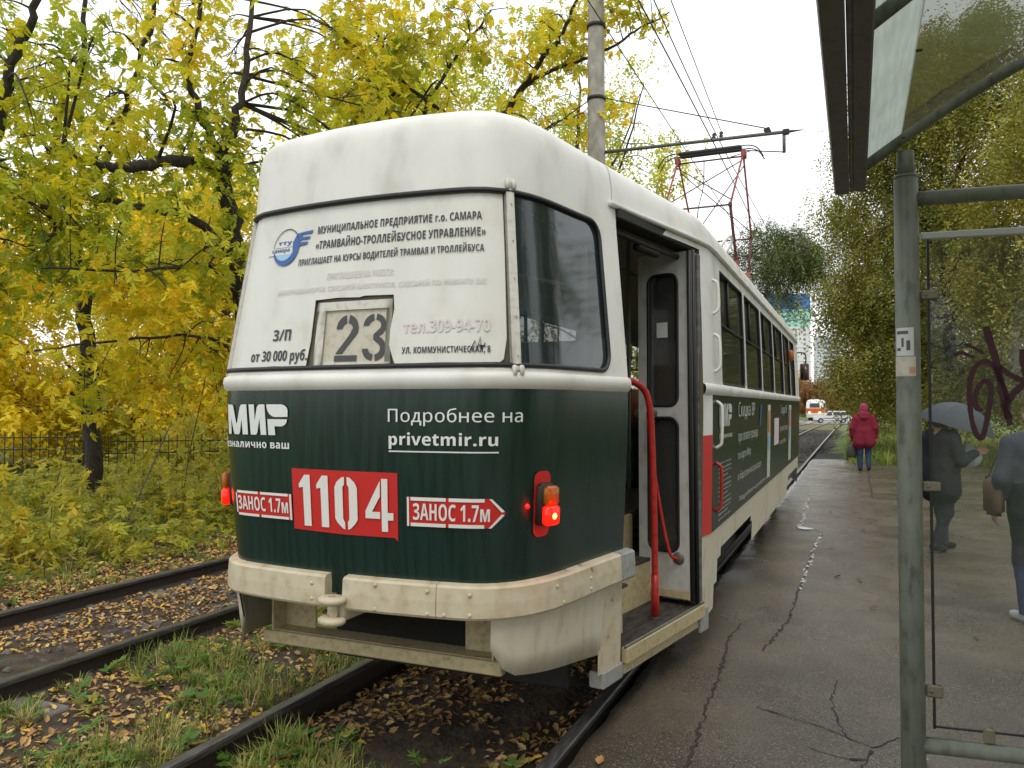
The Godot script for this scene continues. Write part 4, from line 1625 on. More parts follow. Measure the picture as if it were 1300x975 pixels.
func tuft(sd: int, n: int, h: float) -> Mesh:
	var r := RandomNumberGenerator.new()
	r.seed = sd
	var st := nst(false)
	for k in n:
		var a := r.randf_range(0, TAU)
		var base := Vector3(cos(a), 0, sin(a)) * r.randf_range(0, .04)
		var out := Vector3(cos(a), 0, sin(a)) * r.randf_range(.02, .11) * h / .12
		var s := Vector3(-sin(a), 0, cos(a)) * r.randf_range(.0018, .004)
		var hh := h * r.randf_range(.5, 1.1)
		var m := base + out * .4 + Vector3(0, hh * .65, 0)
		var t := base + out + Vector3(0, hh * r.randf_range(.7, 1.0), 0)
		quad(st, base - s, m - s * .8, m + s * .8, base + s)
		tri(st, m - s * .8, t, m + s * .8)
	st.generate_normals()
	return st.commit()


func rand_basis(tilt: float) -> Basis:
	return Basis(Vector3.UP, rnd(0, TAU)) * Basis(Vector3.RIGHT, rnd(-tilt, tilt)) * Basis(Vector3.BACK, rnd(-tilt, tilt))


func litter_color() -> Color:
	var p := rng.randf()
	var v := rnd(.65, 1.2)
	if p < .46: return Color(.42 * v, .22 * v, .075 * v)
	if p < .76: return Color(.56 * v, .37 * v, .15 * v)
	if p < .88: return Color(.18 * v, .105 * v, .055 * v)
	if p < .97: return Color(.66 * v, .45 * v, .05 * v)
	return Color(.24 * v, .23 * v, .05 * v)


func make_litter() -> void:
	var shapes_ := [single_leaf(5), single_leaf(6), single_leaf(7)]
	var xf := [[], [], []]
	var col := [[], [], []]
	var clump := FastNoiseLite.new()
	clump.seed = 33
	clump.frequency = .9
	var put := func(x: float, z: float, c: Color, s: float) -> void:
		var k := rng.randi() % 3
		var y := gh(x, z)
		xf[k].append(Transform3D(rand_basis(.55).scaled(Vector3.ONE * s), Vector3(x, y + rnd(.004, .022), z)))
		col[k].append(c)
	# between and beside the rails of the empty track
	for i in 38000:
		var x := rnd(-5.5, -2.7)
		var z := -rnd(1.6, 18.0)
		if absf(x + 4.18) < .05 or clump.get_noise_2d(x, z) < -.22 + rnd(-.12, .12): continue
		put.call(x, z, litter_color(), .2 + .8 * rng.randf() * rnd(.4, 1.0))
	# the strip between the tracks
	for i in 24000:
		var x := rnd(-2.55, -.85)
		var z := -rnd(1.3, 15.0)
		if clump.get_noise_2d(x + 9, z) < -.15 + rnd(-.3, .3): continue
		put.call(x, z, litter_color(), .2 + .8 * rng.randf() * rnd(.4, 1.0))
	# between the tram's rails
	for i in 5000:
		var x := rnd(-.72, .72)
		var z := -rnd(1.2, 6.5)
		if clump.get_noise_2d(x + 20, z) < -.2 + rnd(-.2, .2): continue
		put.call(x, z, litter_color() * .8, rnd(.4, .95))
	# at the foot of the bank
	for i in 11000:
		put.call(rnd(-6.6, -4.3), -rnd(2.0, 18.0), litter_color(), rnd(.45, 1.05))
	for k in 3:
		tag(multi("leaf_litter", shapes_[k], M.litter, xf[k], col[k]), ["brown and tan fallen leaves strewn round the rails", "orange-brown dead leaves scattered over the track bed", "curled dry leaves littering the strips beside the rails"][k], "leaf litter", "", "stuff")
	# leaves that stand out singly
	var spots := [[1.02, -3.55, 0], [1.02, -3.30, 1], [2.39, -4.15, 1], [2.37, -4.02, 0], [-.20, -2.55, 2], [-.33, -2.35, 2], [.18, -2.3, 2], [-1.05, -3.6, 2], [-1.15, -3.3, 2], [-1.75, -3.6, 2], [-1.5, -2.9, 2], [-1.95, -3.2, 2], [-1.3, -4.4, 2], [-.98, -4.6, 2], [-3.2, -4.3, 2], [-3.5, -5.2, 2], [-3.0, -5.6, 2], [1.95, -8.3, 3], [2.15, -8.2, 3], [1.85, -9.9, 3], [2.25, -7.1, 3], [1.75, -13.2, 3], [2.2, -11.5, 3], [2.9, -6.5, 3], [1.2, -8.8, 3]]
	for s in spots:
		var o := inst("fallen_leaf", shapes_[rng.randi() % 3], null)
		var m: StandardMaterial3D = M["fallen_%d" % s[2]] if M.has("fallen_%d" % s[2]) else mat("fallen_%d" % s[2], [lin(.42, .22, .06), lin(.42, .26, .16), lin(.62, .40, .02), lin(.16, .09, .05)][s[2]], .7)
		o.material_override = m
		var y := gh(s[0], s[1]) if s[0] < .85 else -.012 + gn.get_noise_2d(s[0] * 8, s[1] * 8) * .018
		o.position = Vector3(s[0], y + .012, s[1])
		o.basis = rand_basis(.3).scaled(Vector3.ONE * rnd(.9, 1.3))
		tag(o, ["orange fallen leaf on the asphalt next to the rail", "pale pinkish fallen leaf on the asphalt", "bright yellow fallen leaf lying among the brown ones", "dark brown fallen leaf stuck to the wet asphalt"][s[2]], "leaf", ["orange leaves on the asphalt", "pale leaves on the asphalt", "bright yellow fallen leaves", "brown leaves on the wet asphalt"][s[2]])
	# grass and small weeds
	var tf := [tuft(1, 16, .12), tuft(2, 22, .09), tuft(3, 12, .2)]
	var gx := [[], [], []]
	var gc := [[], [], []]
	var grass := func(x: float, z: float, s: float) -> void:
		var k := rng.randi() % 3
		gx[k].append(Transform3D(rand_basis(.15).scaled(Vector3.ONE * s), Vector3(x, gh(x, z) - .005, z)))
		var v := rnd(.6, 1.3)
		gc[k].append([Color(.17, .25, .035), Color(.27, .28, .05), Color(.40, .33, .13)][0 if rng.randf() < .55 else (1 if rng.randf() < .6 else 2)] * v)
	for i in 7000:
		var x := rnd(-2.5, -.9)
		var z := -rnd(1.2, 14.0)
		var c := clump.get_noise_2d(x * 1.1 - 30, z * .8)
		if c < -.05 + rnd(-.1, .25): continue
		grass.call(x, z, rnd(.35, 1.1))
	for i in 900:
		var x := rnd(-.7, .75)
		var z := -rnd(1.4, 3.4)
		if clump.get_noise_2d(x - 50, z) < .0: continue
		grass.call(x, z, rnd(.5, 1.1))
	for i in 500:
		grass.call(rnd(-5.6, -4.6), -rnd(2, 24), rnd(.6, 1.3))
	for i in 5200:
		var z := -rnd(24, 66)
		grass.call(rnd(1.9, 9.0) if rng.randf() < .8 else rnd(-6.5, -4.9), z, rnd(1.5, 3.2))
	for k in 3:
		tag(multi("grass", tf[k], M.grass_blade, gx[k], gc[k]), ["short green grass growing between the rails", "thin yellowing grass tufts along the tracks", "taller wispy grass beside the track bed"][k], "grass", "", "stuff")
	# small broad-leaved weeds among the leaves
	var wl := compound_leaf(61)
	var wx := []
	var wc := []
	for i in 260:
		var x := rnd(-2.5, -.9) if i % 3 else rnd(-.7, .7)
		var z := -rnd(1.5, 9.0) if i % 3 else -rnd(1.6, 3.6)
		if i % 9 == 0: x = rnd(-4.1, -2.7)
		for k in rng.randi_range(3, 8):
			var v := rnd(.7, 1.3)
			wx.append(Transform3D((Basis(Vector3.UP, rnd(0, TAU)) * Basis(Vector3.RIGHT, rnd(-.9, .1))).scaled(Vector3.ONE * rnd(.25, .6)), Vector3(x + rnd(-.04, .04), gh(x, z) + rnd(.01, .07), z + rnd(-.04, .04))))
			wc.append(Color(.14, .27, .045) * v if rng.randf() < .7 else Color(.36, .34, .06) * v)
	tag(multi("ground_weeds", wl, M.leaf, wx, wc), "small green broad-leaved weeds sprouting among the fallen leaves", "weeds", "", "stuff")
	# broken stone at the end of the platform
	var stone := nst(false)
	lathe(stone, [[0, .03], [.028, .016], [.034, -.006], [.02, -.022], [0, -.025]], Vector3.ZERO, Basis(), 6)
	stone.generate_normals()
	var sm := stone.commit()
	var sx := []
	var sc := []
	for i in 9000:
		var x := rnd(-1.2, 2.1)
		var z := -rnd(26.2, 60.0)
		if i < 900:
			x = rnd(-4.3, -2.5)
			z = -rnd(2.0, 14.0)
		if z > -28.0 and x > .85 and i >= 900: x = rnd(.85, 2.2)
		sx.append(Transform3D(rand_basis(1.5).scaled(Vector3(rnd(.6, 1.5), rnd(.6, 1.3), rnd(.6, 1.5))), Vector3(x, gh(minf(x, .85), z) + (.035 if i >= 900 else .0), z)))
		var v := rnd(.5, 1.4)
		sc.append(Color(.095 * v, .088 * v, .080 * v))
	tag(multi("gravel", sm, M.gravel_stone, sx, sc), "loose grey ballast stones round the far rails", "gravel", "", "stuff")


# ---------- trees
func leaf_color(mix: float, v: float) -> Color:
	# 0 green, 1 yellow
	var g := Color(.22, .33, .025)
	var yg := Color(.55, .56, .03)
	var y := Color(.90, .68, .028)
	var c := g.lerp(yg, clampf(mix * 2, 0, 1)) if mix < .5 else yg.lerp(y, clampf(mix * 2 - 1, 0, 1))
	return c * v


# limbs: arrays of [points, radius at start, radius at end]; clumps hang on the nearest limb
func tree(called: String, label: String, limbs: Array, clumps: Array, o: Dictionary) -> void:
	var base: Vector3 = limbs[0][0][0]
	var t := thing(called, label, "tree", Vector3.ZERO, 0.0, o.get("group", ""))
	var bark: Material = M[o.get("bark", "bark")]
	var nodes := []
	for k in limbs.size():
		var pts := curve(limbs[k][0], 6)
		var radii := []
		for i in pts.size():
			var f := i / float(pts.size() - 1)
			radii.append(lerpf(limbs[k][1], limbs[k][2], f))
			if i > 0 and i < pts.size() - 1: pts[i] += Vector3(rnd(-1, 1), rnd(-.5, .5), rnd(-1, 1)) * (.03 + limbs[k][1] * .15)
			nodes.append([pts[i], radii[i]])
		var st := nst()
		tube(st, pts, radii, 9 if k == 0 else 7)
		obj("trunk" if k == 0 else "limb", st, bark, t)
	var tw := nst()
	var xf := []
	var col := []
	var n_kinds: int = o.leaf.size()
	for k in n_kinds:
		xf.append([])
		col.append([])
	for c in clumps:
		var p: Vector3 = c[0]
		var r: float = c[1]
		var best = nodes[0]
		for q in nodes:
			if q[0].distance_squared_to(p) < best[0].distance_squared_to(p): best = q
		var a: Vector3 = best[0]
		var mid := a.lerp(p, .5) + Vector3(rnd(-.1, .1), rnd(.0, .25), rnd(-.1, .1)) * a.distance_to(p)
		var w := minf(best[1] * .55, .012 + .010 * a.distance_to(p))
		tube(tw, curve([a, mid, p], 3), [w, w * .9, w * .8, w * .65, w * .55, w * .45, w * .3] , 5, false)
		for k in 4:
			var e := p + Vector3(rnd(-1, 1), rnd(-.7, .8), rnd(-1, 1)) * r * .9
			tube(tw, [mid.lerp(p, rnd(.3, 1.0)), p.lerp(e, .5) + Vector3(0, .05, 0), e], [w * .35, w * .25, .003], 4, false)
		var mix: float = clampf(c[2] + rng.randfn(0, .13), 0, 1)
		for k in int(c[3]):
			var d := Vector3(rng.randfn(0, .5), rng.randfn(0, .42), rng.randfn(0, .5)) * r
			var j := rng.randi() % n_kinds
			var s: float = o.get("size", 1.0) * rnd(.75, 1.25)
			xf[j].append(Transform3D((Basis(Vector3.UP, rnd(0, TAU)) * Basis(Vector3.RIGHT, rnd(-.1, 1.25)) * Basis(Vector3.BACK, rnd(-.6, .6))).scaled(Vector3.ONE * s), p + d))
			if o.has("tint"):
				var tint: Array = o.tint
				var q: Color = tint[0].lerp(tint[1], clampf(mix + rng.randfn(0, .22), 0, 1))
				col[j].append(q * rnd(.7, 1.3))
			else:
				col[j].append(leaf_color(clampf(mix + rng.randfn(0, .14), 0, 1), rnd(.8, 1.2)))
	obj("twigs", tw, bark, t)
	var crown := Node3D.new()
	crown.name = "crown"
	t.add_child(crown)
	var keep: int = o.get("singles", 0)
	if keep:
		# the leaves that show largest are pieces of their own
		var eye := Vector3(2.12, 1.65, 0)
		var all := []
		for j in n_kinds:
			for i in xf[j].size(): all.append([xf[j][i].origin.distance_squared_to(eye), j, i])
		all.sort_custom(func(p, q): return p[0] < q[0])
		var shades := []
		for j in n_kinds:
			shades.append([])
			for q in 6: shades[j].append(tinted(o.leaf[j], leaf_color(q / 5.0, 1.0)))
		var gone := {}
		for q in mini(keep, all.size()):
			var j: int = all[q][1]
			var i: int = all[q][2]
			gone[j * 1000000 + i] = true
			var c: Color = col[j][i]
			var l := inst("leaf", shades[j][clampi(int(remap(c.r / (c.r + c.g), .38, .58, 0, 6)), 0, 5)], M.leaf, crown)
			l.transform = xf[j][i]
		for j in n_kinds:
			var x2 := []
			var c2 := []
			for i in xf[j].size():
				if not gone.has(j * 1000000 + i):
					x2.append(xf[j][i])
					c2.append(col[j][i])
			xf[j] = x2
			col[j] = c2
	for j in n_kinds:
		if xf[j].size(): multi("foliage", o.leaf[j], M[o.get("leaf_mat", "leaf")], xf[j], col[j], crown).set_meta("kind", "stuff")


func tinted(me: Mesh, c: Color) -> Mesh:
	var a := me.surface_get_arrays(0)
	var col := PackedColorArray()
	col.resize(a[Mesh.ARRAY_VERTEX].size())
	col.fill(c)
	a[Mesh.ARRAY_COLOR] = col
	var out := ArrayMesh.new()
	out.add_surface_from_arrays(Mesh.PRIMITIVE_TRIANGLES, a)
	return out


func v3(a: Array) -> Array:
	var out := []
	for p in a: out.append(Vector3(p[0], p[1], p[2]))
	return out


func cloud_of(c: Vector3, r: Vector3, n: int, size: float, mix: float, count: int, shell := .35) -> Array:
	var out := []
	while out.size() < n:
		var d := Vector3(rnd(-1, 1), rnd(-1, 1), rnd(-1, 1))
		var l := d.length()
		if l > 1.0 or l < shell * rng.randf(): continue
		out.append([c + d * r, size * rnd(.7, 1.3), mix, int(count * rnd(.6, 1.4))])
	return out


func make_trees() -> void:
	var cl := [compound_leaf(1), compound_leaf(2), compound_leaf(3)]
	# maple whose trunk stands behind the tram's corner
	var limbs := [
		[v3([[-6.72, -.1, -9.95], [-6.64, .59, -9.86], [-6.56, 2.45, -9.62], [-6.47, 3.87, -9.29], [-6.34, 4.84, -8.88], [-6.3, 5.21, -8.78]]), .17, .10],
		[v3([[-6.3, 5.21, -8.78], [-5.97, 5.77, -8.68], [-5.88, 6.61, -8.81], [-5.93, 7.97, -8.96]]), .075, .03],
		[v3([[-6.3, 5.21, -8.78], [-6.37, 5.6, -8.52], [-6.39, 6.32, -8.16], [-6.09, 6.78, -8.05], [-5.97, 7.64, -8.08]]), .065, .025],
		[v3([[-6.28, 5.13, -8.79], [-6.47, 5.06, -8.16], [-6.74, 4.86, -7.61], [-6.96, 4.81, -7.19], [-7.25, 4.9, -6.74]]), .10, .05],
		[v3([[-6.46, 3.81, -9.29], [-6.66, 4.35, -8.65], [-6.9, 4.37, -7.89], [-7.15, 4.4, -7.23], [-7.34, 4.18, -6.72]]), .075, .03],
		[v3([[-6.5, 3.3, -9.4], [-6.1, 3.6, -8.3], [-6.0, 3.35, -7.2], [-6.3, 3.2, -6.0]]), .035, .012],
		[v3([[-6.5, 2.3, -9.6], [-6.2, 2.6, -8.4], [-6.2, 2.5, -7.2], [-6.6, 2.25, -6.0]]), .03, .01],
	]
	var c := []
	c += cloud_of(Vector3(-6.5, 5.4, -7.6), Vector3(1.3, 1.0, 1.8), 20, .55, .42, 32)
	c += cloud_of(Vector3(-6.1, 6.9, -8.4), Vector3(1.1, 1.2, 1.3), 15, .5, .66, 26)
	c += cloud_of(Vector3(-6.3, 4.0, -7.6), Vector3(1.0, .9, 1.9), 18, .5, .38, 32)
	c += cloud_of(Vector3(-6.2, 2.9, -7.8), Vector3(.7, .8, 1.9), 22, .42, .72, 26)
	c += cloud_of(Vector3(-6.4, 1.9, -8.2), Vector3(.8, .6, 2.0), 16, .4, .72, 24)
	c += cloud_of(Vector3(-5.2, 6.2, -9.8), Vector3(.8, 1.1, .8), 13, .45, .6, 28)
	c += cloud_of(Vector3(-4.9, 7.4, -10.2), Vector3(.7, .7, .7), 7, .42, .7, 24)
	tree("maple_tree", "leaning maple behind the tram's corner with a thick dark horizontal limb", limbs, c, {"leaf": cl, "singles": 300})
	# maple in the middle of the left side
	limbs = [
		[v3([[-10.4, -.1, -9.95], [-10.31, .46, -9.9], [-10.16, 2.27, -9.69], [-9.98, 3.47, -9.41], [-9.85, 4.49, -9.11], [-9.61, 5.49, -8.74]]), .16, .09],
		[v3([[-9.61, 5.49, -8.74], [-9.47, 6.09, -8.46], [-8.98, 6.59, -8.33], [-8.61, 7.11, -8.26], [-8.54, 8.31, -8.26]]), .07, .03],
		[v3([[-9.71, 4.83, -8.94], [-8.67, 5.71, -8.82], [-8.12, 6.47, -8.71], [-7.73, 7.17, -8.64], [-7.28, 8.2, -8.59]]), .07, .03],
		[v3([[-9.9, 4.0, -9.2], [-9.0, 4.4, -8.3], [-8.2, 4.2, -7.6], [-7.6, 3.8, -7.0]]), .05, .015],
	]
	c = cloud_of(Vector3(-8.5, 6.0, -8.0), Vector3(1.4, 1.7, 1.8), 24, .6, .47, 32)
	c += cloud_of(Vector3(-8.6, 4.2, -7.9), Vector3(1.3, 1.0, 1.6), 20, .55, .42, 34)
	c += cloud_of(Vector3(-9.0, 7.8, -9.2), Vector3(1.7, 1.0, 1.8), 9, .55, .72, 24)
	tree("maple_tree", "grey-barked maple between the tram and the black fence with upright limbs", limbs, c, {"leaf": cl, "singles": 150})
	# maple at the very edge
	limbs = [
		[v3([[-8.3, -.1, -6.45], [-8.21, .8, -6.44], [-8.08, 3.8, -6.41], [-7.59, 5.25, -6.36], [-7.23, 5.82, -6.28], [-6.79, 6.4, -6.23], [-6.7, 6.96, -6.26]]), .11, .03],
		[v3([[-8.05, 3.9, -6.4], [-7.7, 4.6, -5.9], [-7.3, 4.7, -5.5]]), .04, .015],
	]
	c = cloud_of(Vector3(-7.4, 5.0, -6.1), Vector3(.9, 1.6, 1.0), 20, .5, .48, 30)
	c += cloud_of(Vector3(-7.9, 3.3, -6.3), Vector3(.8, .8, 1.1), 12, .45, .40, 30)
	tree("maple_tree", "slender maple beside the weedy bank with yellow-green leaves", limbs, c, {"leaf": cl, "singles": 150})
	# maple rising over the tram's roof
	limbs = [
		[v3([[-5.5, -.1, -15.3], [-5.45, .89, -15.27], [-5.16, 5.26, -15.05], [-4.35, 7.57, -14.46]]), .2, .09],
		[v3([[-4.35, 7.57, -14.46], [-3.78, 7.93, -14.15], [-3.24, 8.29, -13.83], [-2.76, 8.58, -13.6], [-2.36, 9.1, -13.32]]), .075, .025],
		[v3([[-3.78, 7.93, -14.15], [-3.11, 8.05, -13.9], [-2.27, 8.07, -13.72], [-1.47, 8.23, -13.51], [-.74, 8.45, -13.39]]), .05, .012],
		[v3([[-4.62, 7.11, -14.68], [-5.28, 7.46, -13.52], [-5.86, 8.02, -12.7], [-5.98, 8.82, -12.08]]), .06, .02],
		[v3([[-4.87, 6.35, -14.82], [-5.71, 7.3, -13.64], [-5.2, 8.3, -13.64], [-4.3, 9.37, -13.74]]), .06, .02],
		[v3([[-5.0, 5.9, -14.9], [-4.2, 6.5, -14.2], [-3.2, 6.9, -13.8], [-2.4, 7.0, -13.6]]), .04, .01],
	]
	c = cloud_of(Vector3(-3.3, 8.6, -13.8), Vector3(1.6, .9, 1.2), 22, .5, .72, 26)
	c += cloud_of(Vector3(-1.2, 8.75, -13.4), Vector3(.75, .45, .6), 9, .35, .68, 22)
	c += cloud_of(Vector3(-5.5, 7.8, -13.0), Vector3(1.3, 1.3, 1.3), 26, .5, .60, 30)
	c += cloud_of(Vector3(-3.2, 7.2, -13.9), Vector3(1.5, .6, 1.0), 14, .45, .85, 14)
	c += cloud_of(Vector3(-6.2, 6.2, -12.2), Vector3(1.0, 1.2, 1.2), 20, .5, .55, 34)
	c += cloud_of(Vector3(-6.4, 8.3, -12.0), Vector3(1.5, 1.2, 1.3), 22, .5, .62, 30)
	c += cloud_of(Vector3(-5.2, 9.0, -13.0), Vector3(1.2, .9, 1.2), 12, .45, .72, 24)
	tree("maple_tree", "yellow maple rising behind the tram's roof with bare branches reaching past the pole", limbs, c, {"leaf": cl})
	# the row behind: coarser twigs of leaves
	var tl := [twig_leaf(11, 9, .55, .16, .085, .4), twig_leaf(12, 9, .5, .17, .09, .6)]
	var back := [[-13.5, -16.5, 9.0, .85, "golden maple standing beyond the black fence"], [-9.5, -19.5, 11.5, .55, "green-yellow tree far behind the maple with the horizontal limb"], [-17.0, -11.5, 8.0, .9, "bright yellow tree on the lawn beyond the fence end"], [-19.0, -20.0, 9.5, .7, "tall yellowing tree at the back of the lawn"], [-12.5, -26.0, 16.0, .6, "tall olive-yellow tree deep behind the tram's roof"], [-8.0, -30.0, 17.0, .45, "dull green tall tree deep behind the catenary pole"], [-22.0, -13.5, 9.0, .95, "yellow tree far out on the lawn behind the fence"], [-27.0, -24.0, 11.0, .8, "yellow tree at the far edge of the lawn"], [-24.0, -7.5, 9.0, .7, "yellow-green tree standing alone on the lawn"], [-34.0, -18.0, 12.0, .75, "pale yellow tree on the skyline beyond the lawn"], [-20.5, -14.5, 4.5, .9, "low golden bush at the back of the lawn"], [-19.0, -16.5, 4.2, .75, "low yellow bush between the lawn trees"], [-17.5, -18.5, 4.6, .85, "low amber bush behind the fence post"], [-15.5, -20.0, 4.4, .6, "low green-yellow bush deep behind the fence"], [-22.5, -11.0, 4.6, .8, "low yellow bush at the open end of the lawn"], [-11.0, -17.0, 4.5, .7, "low yellow bush behind the leaning maple"]]
	for q in back:
		var p := Vector3(q[0], -.1, q[1])
		var h: float = q[2]
		limbs = [[v3([[p.x, p.y, p.z], [p.x + .1, h * .3, p.z], [p.x - .1, h * .6, p.z + .1], [p.x + .1, h * .85, p.z]]), .18, .05]]
		for k in 6:
			var a := rnd(0, TAU)
			var y0 := h * rnd(.25, .6)
			limbs.append([v3([[p.x, y0, p.z], [p.x + cos(a) * h * .12, y0 + h * .12, p.z + sin(a) * h * .12], [p.x + cos(a) * h * .2, y0 + h * .3, p.z + sin(a) * h * .2]]), .07, .02])
		c = cloud_of(Vector3(p.x, h * .62, p.z), Vector3(h * .28, h * .40, h * .28), 52, .95, q[3], 38, .5)
		c += cloud_of(Vector3(p.x, h * .22, p.z), Vector3(h * .26, h * .18, h * .26), 18, .8, q[3] + .1, 34, .5)
		if h < 5.0: c = cloud_of(Vector3(p.x, h * .42, p.z), Vector3(2.1, h * .40, 1.8), 28, .8, q[3], 34, .4)
		tree("background_tree", q[4], limbs, c, {"leaf": tl, "leaf_mat": "leaf", "bark": "bark_pale" if q[3] > .8 else "bark"})
	# right side: drooping olive trees beyond the shelter
	var wl := [twig_leaf(21, 14, .55, .105, .042, 1.1), twig_leaf(22, 14, .6, .10, .042, 1.5)]
	var olive := [Color(.15, .175, .035), Color(.44, .39, .06)]
	var rt := [
		["drooping_tree", "tall drooping olive-green tree behind the shelter post", Vector3(5.0, 0, -30), 14.5, 4.0, 200, .42],
		["drooping_tree", "broad drooping tree seen through the shelter glass", Vector3(9.0, 0, -24), 12.5, 4.2, 170, .62],
		["drooping_tree", "drooping tree beyond the walking woman", Vector3(5.6, 0, -46), 12.0, 4.0, 120, .35],
		["drooping_tree", "drooping tree beside the path opposite the tram's open door", Vector3(11.5, 0, -13), 11.0, 3.6, 60, .5],
		["drooping_tree", "drooping tree standing behind the shelter's back", Vector3(10.5, 0, -3), 11.0, 3.6, 60, .5],
		["drooping_tree", "drooping tree along the path before the shelter", Vector3(7.5, 0, 14), 11.0, 3.8, 60, .5],
	]
	for q in rt:
		var p: Vector3 = q[2]
		var h: float = q[3]
		var w: float = q[4]
		limbs = [[v3([[p.x, -.2, p.z], [p.x + .1, h * .3, p.z], [p.x - .2, h * .62, p.z], [p.x, h * .9, p.z]]), .26, .05]]
		for k in 9:
			var a := rnd(0, TAU)
			var y0 := h * rnd(.3, .75)
			limbs.append([v3([[p.x, y0, p.z], [p.x + cos(a) * w * .45, y0 + h * .12, p.z + sin(a) * w * .45], [p.x + cos(a) * w * .85, y0 + h * .08, p.z + sin(a) * w * .85]]), .09, .02])
		c = []
		while c.size() < q[5]:
			var y := rnd(.12, 1.0)
			var rr := w * pow(sin(PI * clampf(.18 + y * .74, 0, 1)), .7) * sqrt(rnd(.1, 1.0))
			var a := rnd(0, TAU)
			c.append([Vector3(p.x + cos(a) * rr, h * y, p.z + sin(a) * rr), rnd(.55, 1.0), q[6], int(rnd(60, 110))])
		tree(q[0], q[1], limbs, c, {"leaf": wl, "leaf_mat": "small_leaf", "tint": olive, "size": 1.25})
	# dark green tree beyond the tram's front
	var p := Vector3(-1.9, 0, -47)
	limbs = [[v3([[p.x - 1.5, -.3, p.z], [p.x - 1.3, 4, p.z], [p.x - .6, 8, p.z], [p.x, 11, p.z]]), .2, .05]]
	c = cloud_of(Vector3(-2.2, 9.7, -47), Vector3(3.2, 2.3, 2.6), 60, .85, .25, 50, .3)
	c += cloud_of(Vector3(.6, 9.6, -46), Vector3(1.6, 1.2, 1.6), 12, .7, .25, 45, .2)
	tree("leafy_tree", "dark green tree in front of the tower block", limbs, c, {"leaf": wl, "leaf_mat": "small_leaf", "tint": [Color(.10, .14, .04), Color(.27, .28, .07)], "size": 1.3, "bark": "bark_pale"})
	# autumn trees at the far end of the street
	for q in [[-6.5, -168.0, 7.0, 4.5, [Color(.20, .085, .03), Color(.36, .18, .05)], "russet round tree behind the oncoming tram"], [-1.2, -185.0, 7.5, 4.5, [Color(.40, .24, .03), Color(.50, .33, .04)], "golden tree behind the white car"], [-13.0, -190.0, 12.0, 4.5, [Color(.55, .32, .03), Color(.66, .45, .05)], "orange-yellow tree below the tower block"], [14.0, -150.0, 11.0, 7.0, [Color(.05, .07, .02), Color(.16, .15, .03)], "dark green tree behind the red parked cars"], [6.0, -175.0, 6.0, 3.0, [Color(.10, .10, .03), Color(.2, .18, .04)], "low olive tree at the end of the street"]]:
		var b := Vector3(q[0], -.6, q[1])
		limbs = [[v3([[b.x, b.y, b.z], [b.x, q[2] * .5, b.z], [b.x + .2, q[2] * .8, b.z]]), .2, .08]]
		c = cloud_of(Vector3(b.x, q[2] * .55, b.z), Vector3(q[3], q[2] * .45, q[3]), 70, 1.6, .5, 26, .5)
		tree("street_tree", q[5], limbs, c, {"leaf": tl, "leaf_mat": "small_leaf", "tint": q[4], "size": 2.2})


# weeds and saplings of the bank on the left
func make_undergrowth() -> void:
	var cl := [compound_leaf(31), compound_leaf(32)]
	var xf := [[], []]
	var col := [[], []]
	var stems := nst()
	var patchy := FastNoiseLite.new()
	patchy.seed = 5
	patchy.frequency = .35
	for i in 2600:
		var x := -5.2 - 7.2 * pow(rng.randf(), .85)
		var z := -rnd(2.0, 21.0)
		var tall := (.22 + .95 * smoothstep(-5.2, -7.4, x)) * rnd(.45, 1.25)
		var f := patchy.get_noise_2d(x, z)
		tall *= clampf(1.0 + f * .9, .45, 1.5) * (.5 if z > -12.0 and x < -6.6 else 1.0)
		var b := Vector3(x, gh(x, z), z)
		var lean := Vector3(rnd(-.25, .25), 0, rnd(-.25, .25)) * tall
		if i % 2 == 0: tube(stems, [b, b + lean * .4 + Vector3(0, tall * .6, 0), b + lean + Vector3(0, tall, 0)], [.006, .005, .002], 4, false)
		var mix := clampf(.45 + f * .5 + rng.randfn(0, .16), 0, 1)
		for k in int(4 + tall * 9):
			var t := rnd(.15, 1.0)
			var q := b + lean * t + Vector3(0, tall * t, 0) + Vector3(rnd(-.10, .10), 0, rnd(-.10, .10))
			var j := rng.randi() % 2
			xf[j].append(Transform3D((Basis(Vector3.UP, rnd(0, TAU)) * Basis(Vector3.RIGHT, rnd(-.5, 1.1)) * Basis(Vector3.BACK, rnd(-.7, .7))).scaled(Vector3.ONE * rnd(.5, 1.2)), q))
			var lc := leaf_color(clampf(mix + rng.randfn(0, .12), 0, 1), 1.0)
			var dull := Color(.36, .30, .09)
			lc = lc.lerp(dull, rnd(.15, .6))
			col[j].append(lc * rnd(.75, 1.25))
	var o := thing("undergrowth", "tangled yellow-green weeds and saplings covering the bank", "weeds")
	o.set_meta("kind", "stuff")
	obj("stems", stems, M.bark_pale, o)
	for j in 2: multi("foliage", cl[j], M.leaf, xf[j], col[j], o).set_meta("kind", "stuff")
	# bare canes leaning out of the weeds
	for q in [[[-7.0, .0, -4.9], [-6.9, 1.2, -5.0], [-6.7, 2.6, -4.9], [-6.6, 4.0, -5.0]], [[-9.5, .0, -8.5], [-8.8, 1.2, -8.3], [-8.3, 2.0, -8.4]], [[-6.2, .0, -7.0], [-6.0, .7, -7.2], [-5.7, 1.4, -7.3]], [[-7.8, 0, -9.5], [-7.4, 1.0, -9.3], [-7.2, 2.2, -9.4], [-7.4, 3.1, -9.5]]]:
		var st := nst()
		tube(st, curve(v3(q), 5), .009, 5)
		tag(obj("bare_cane", st, M.bark_pale), "thin bare brown stem standing up from the weeds of the bank", "stem", "bare stems on the weedy bank")


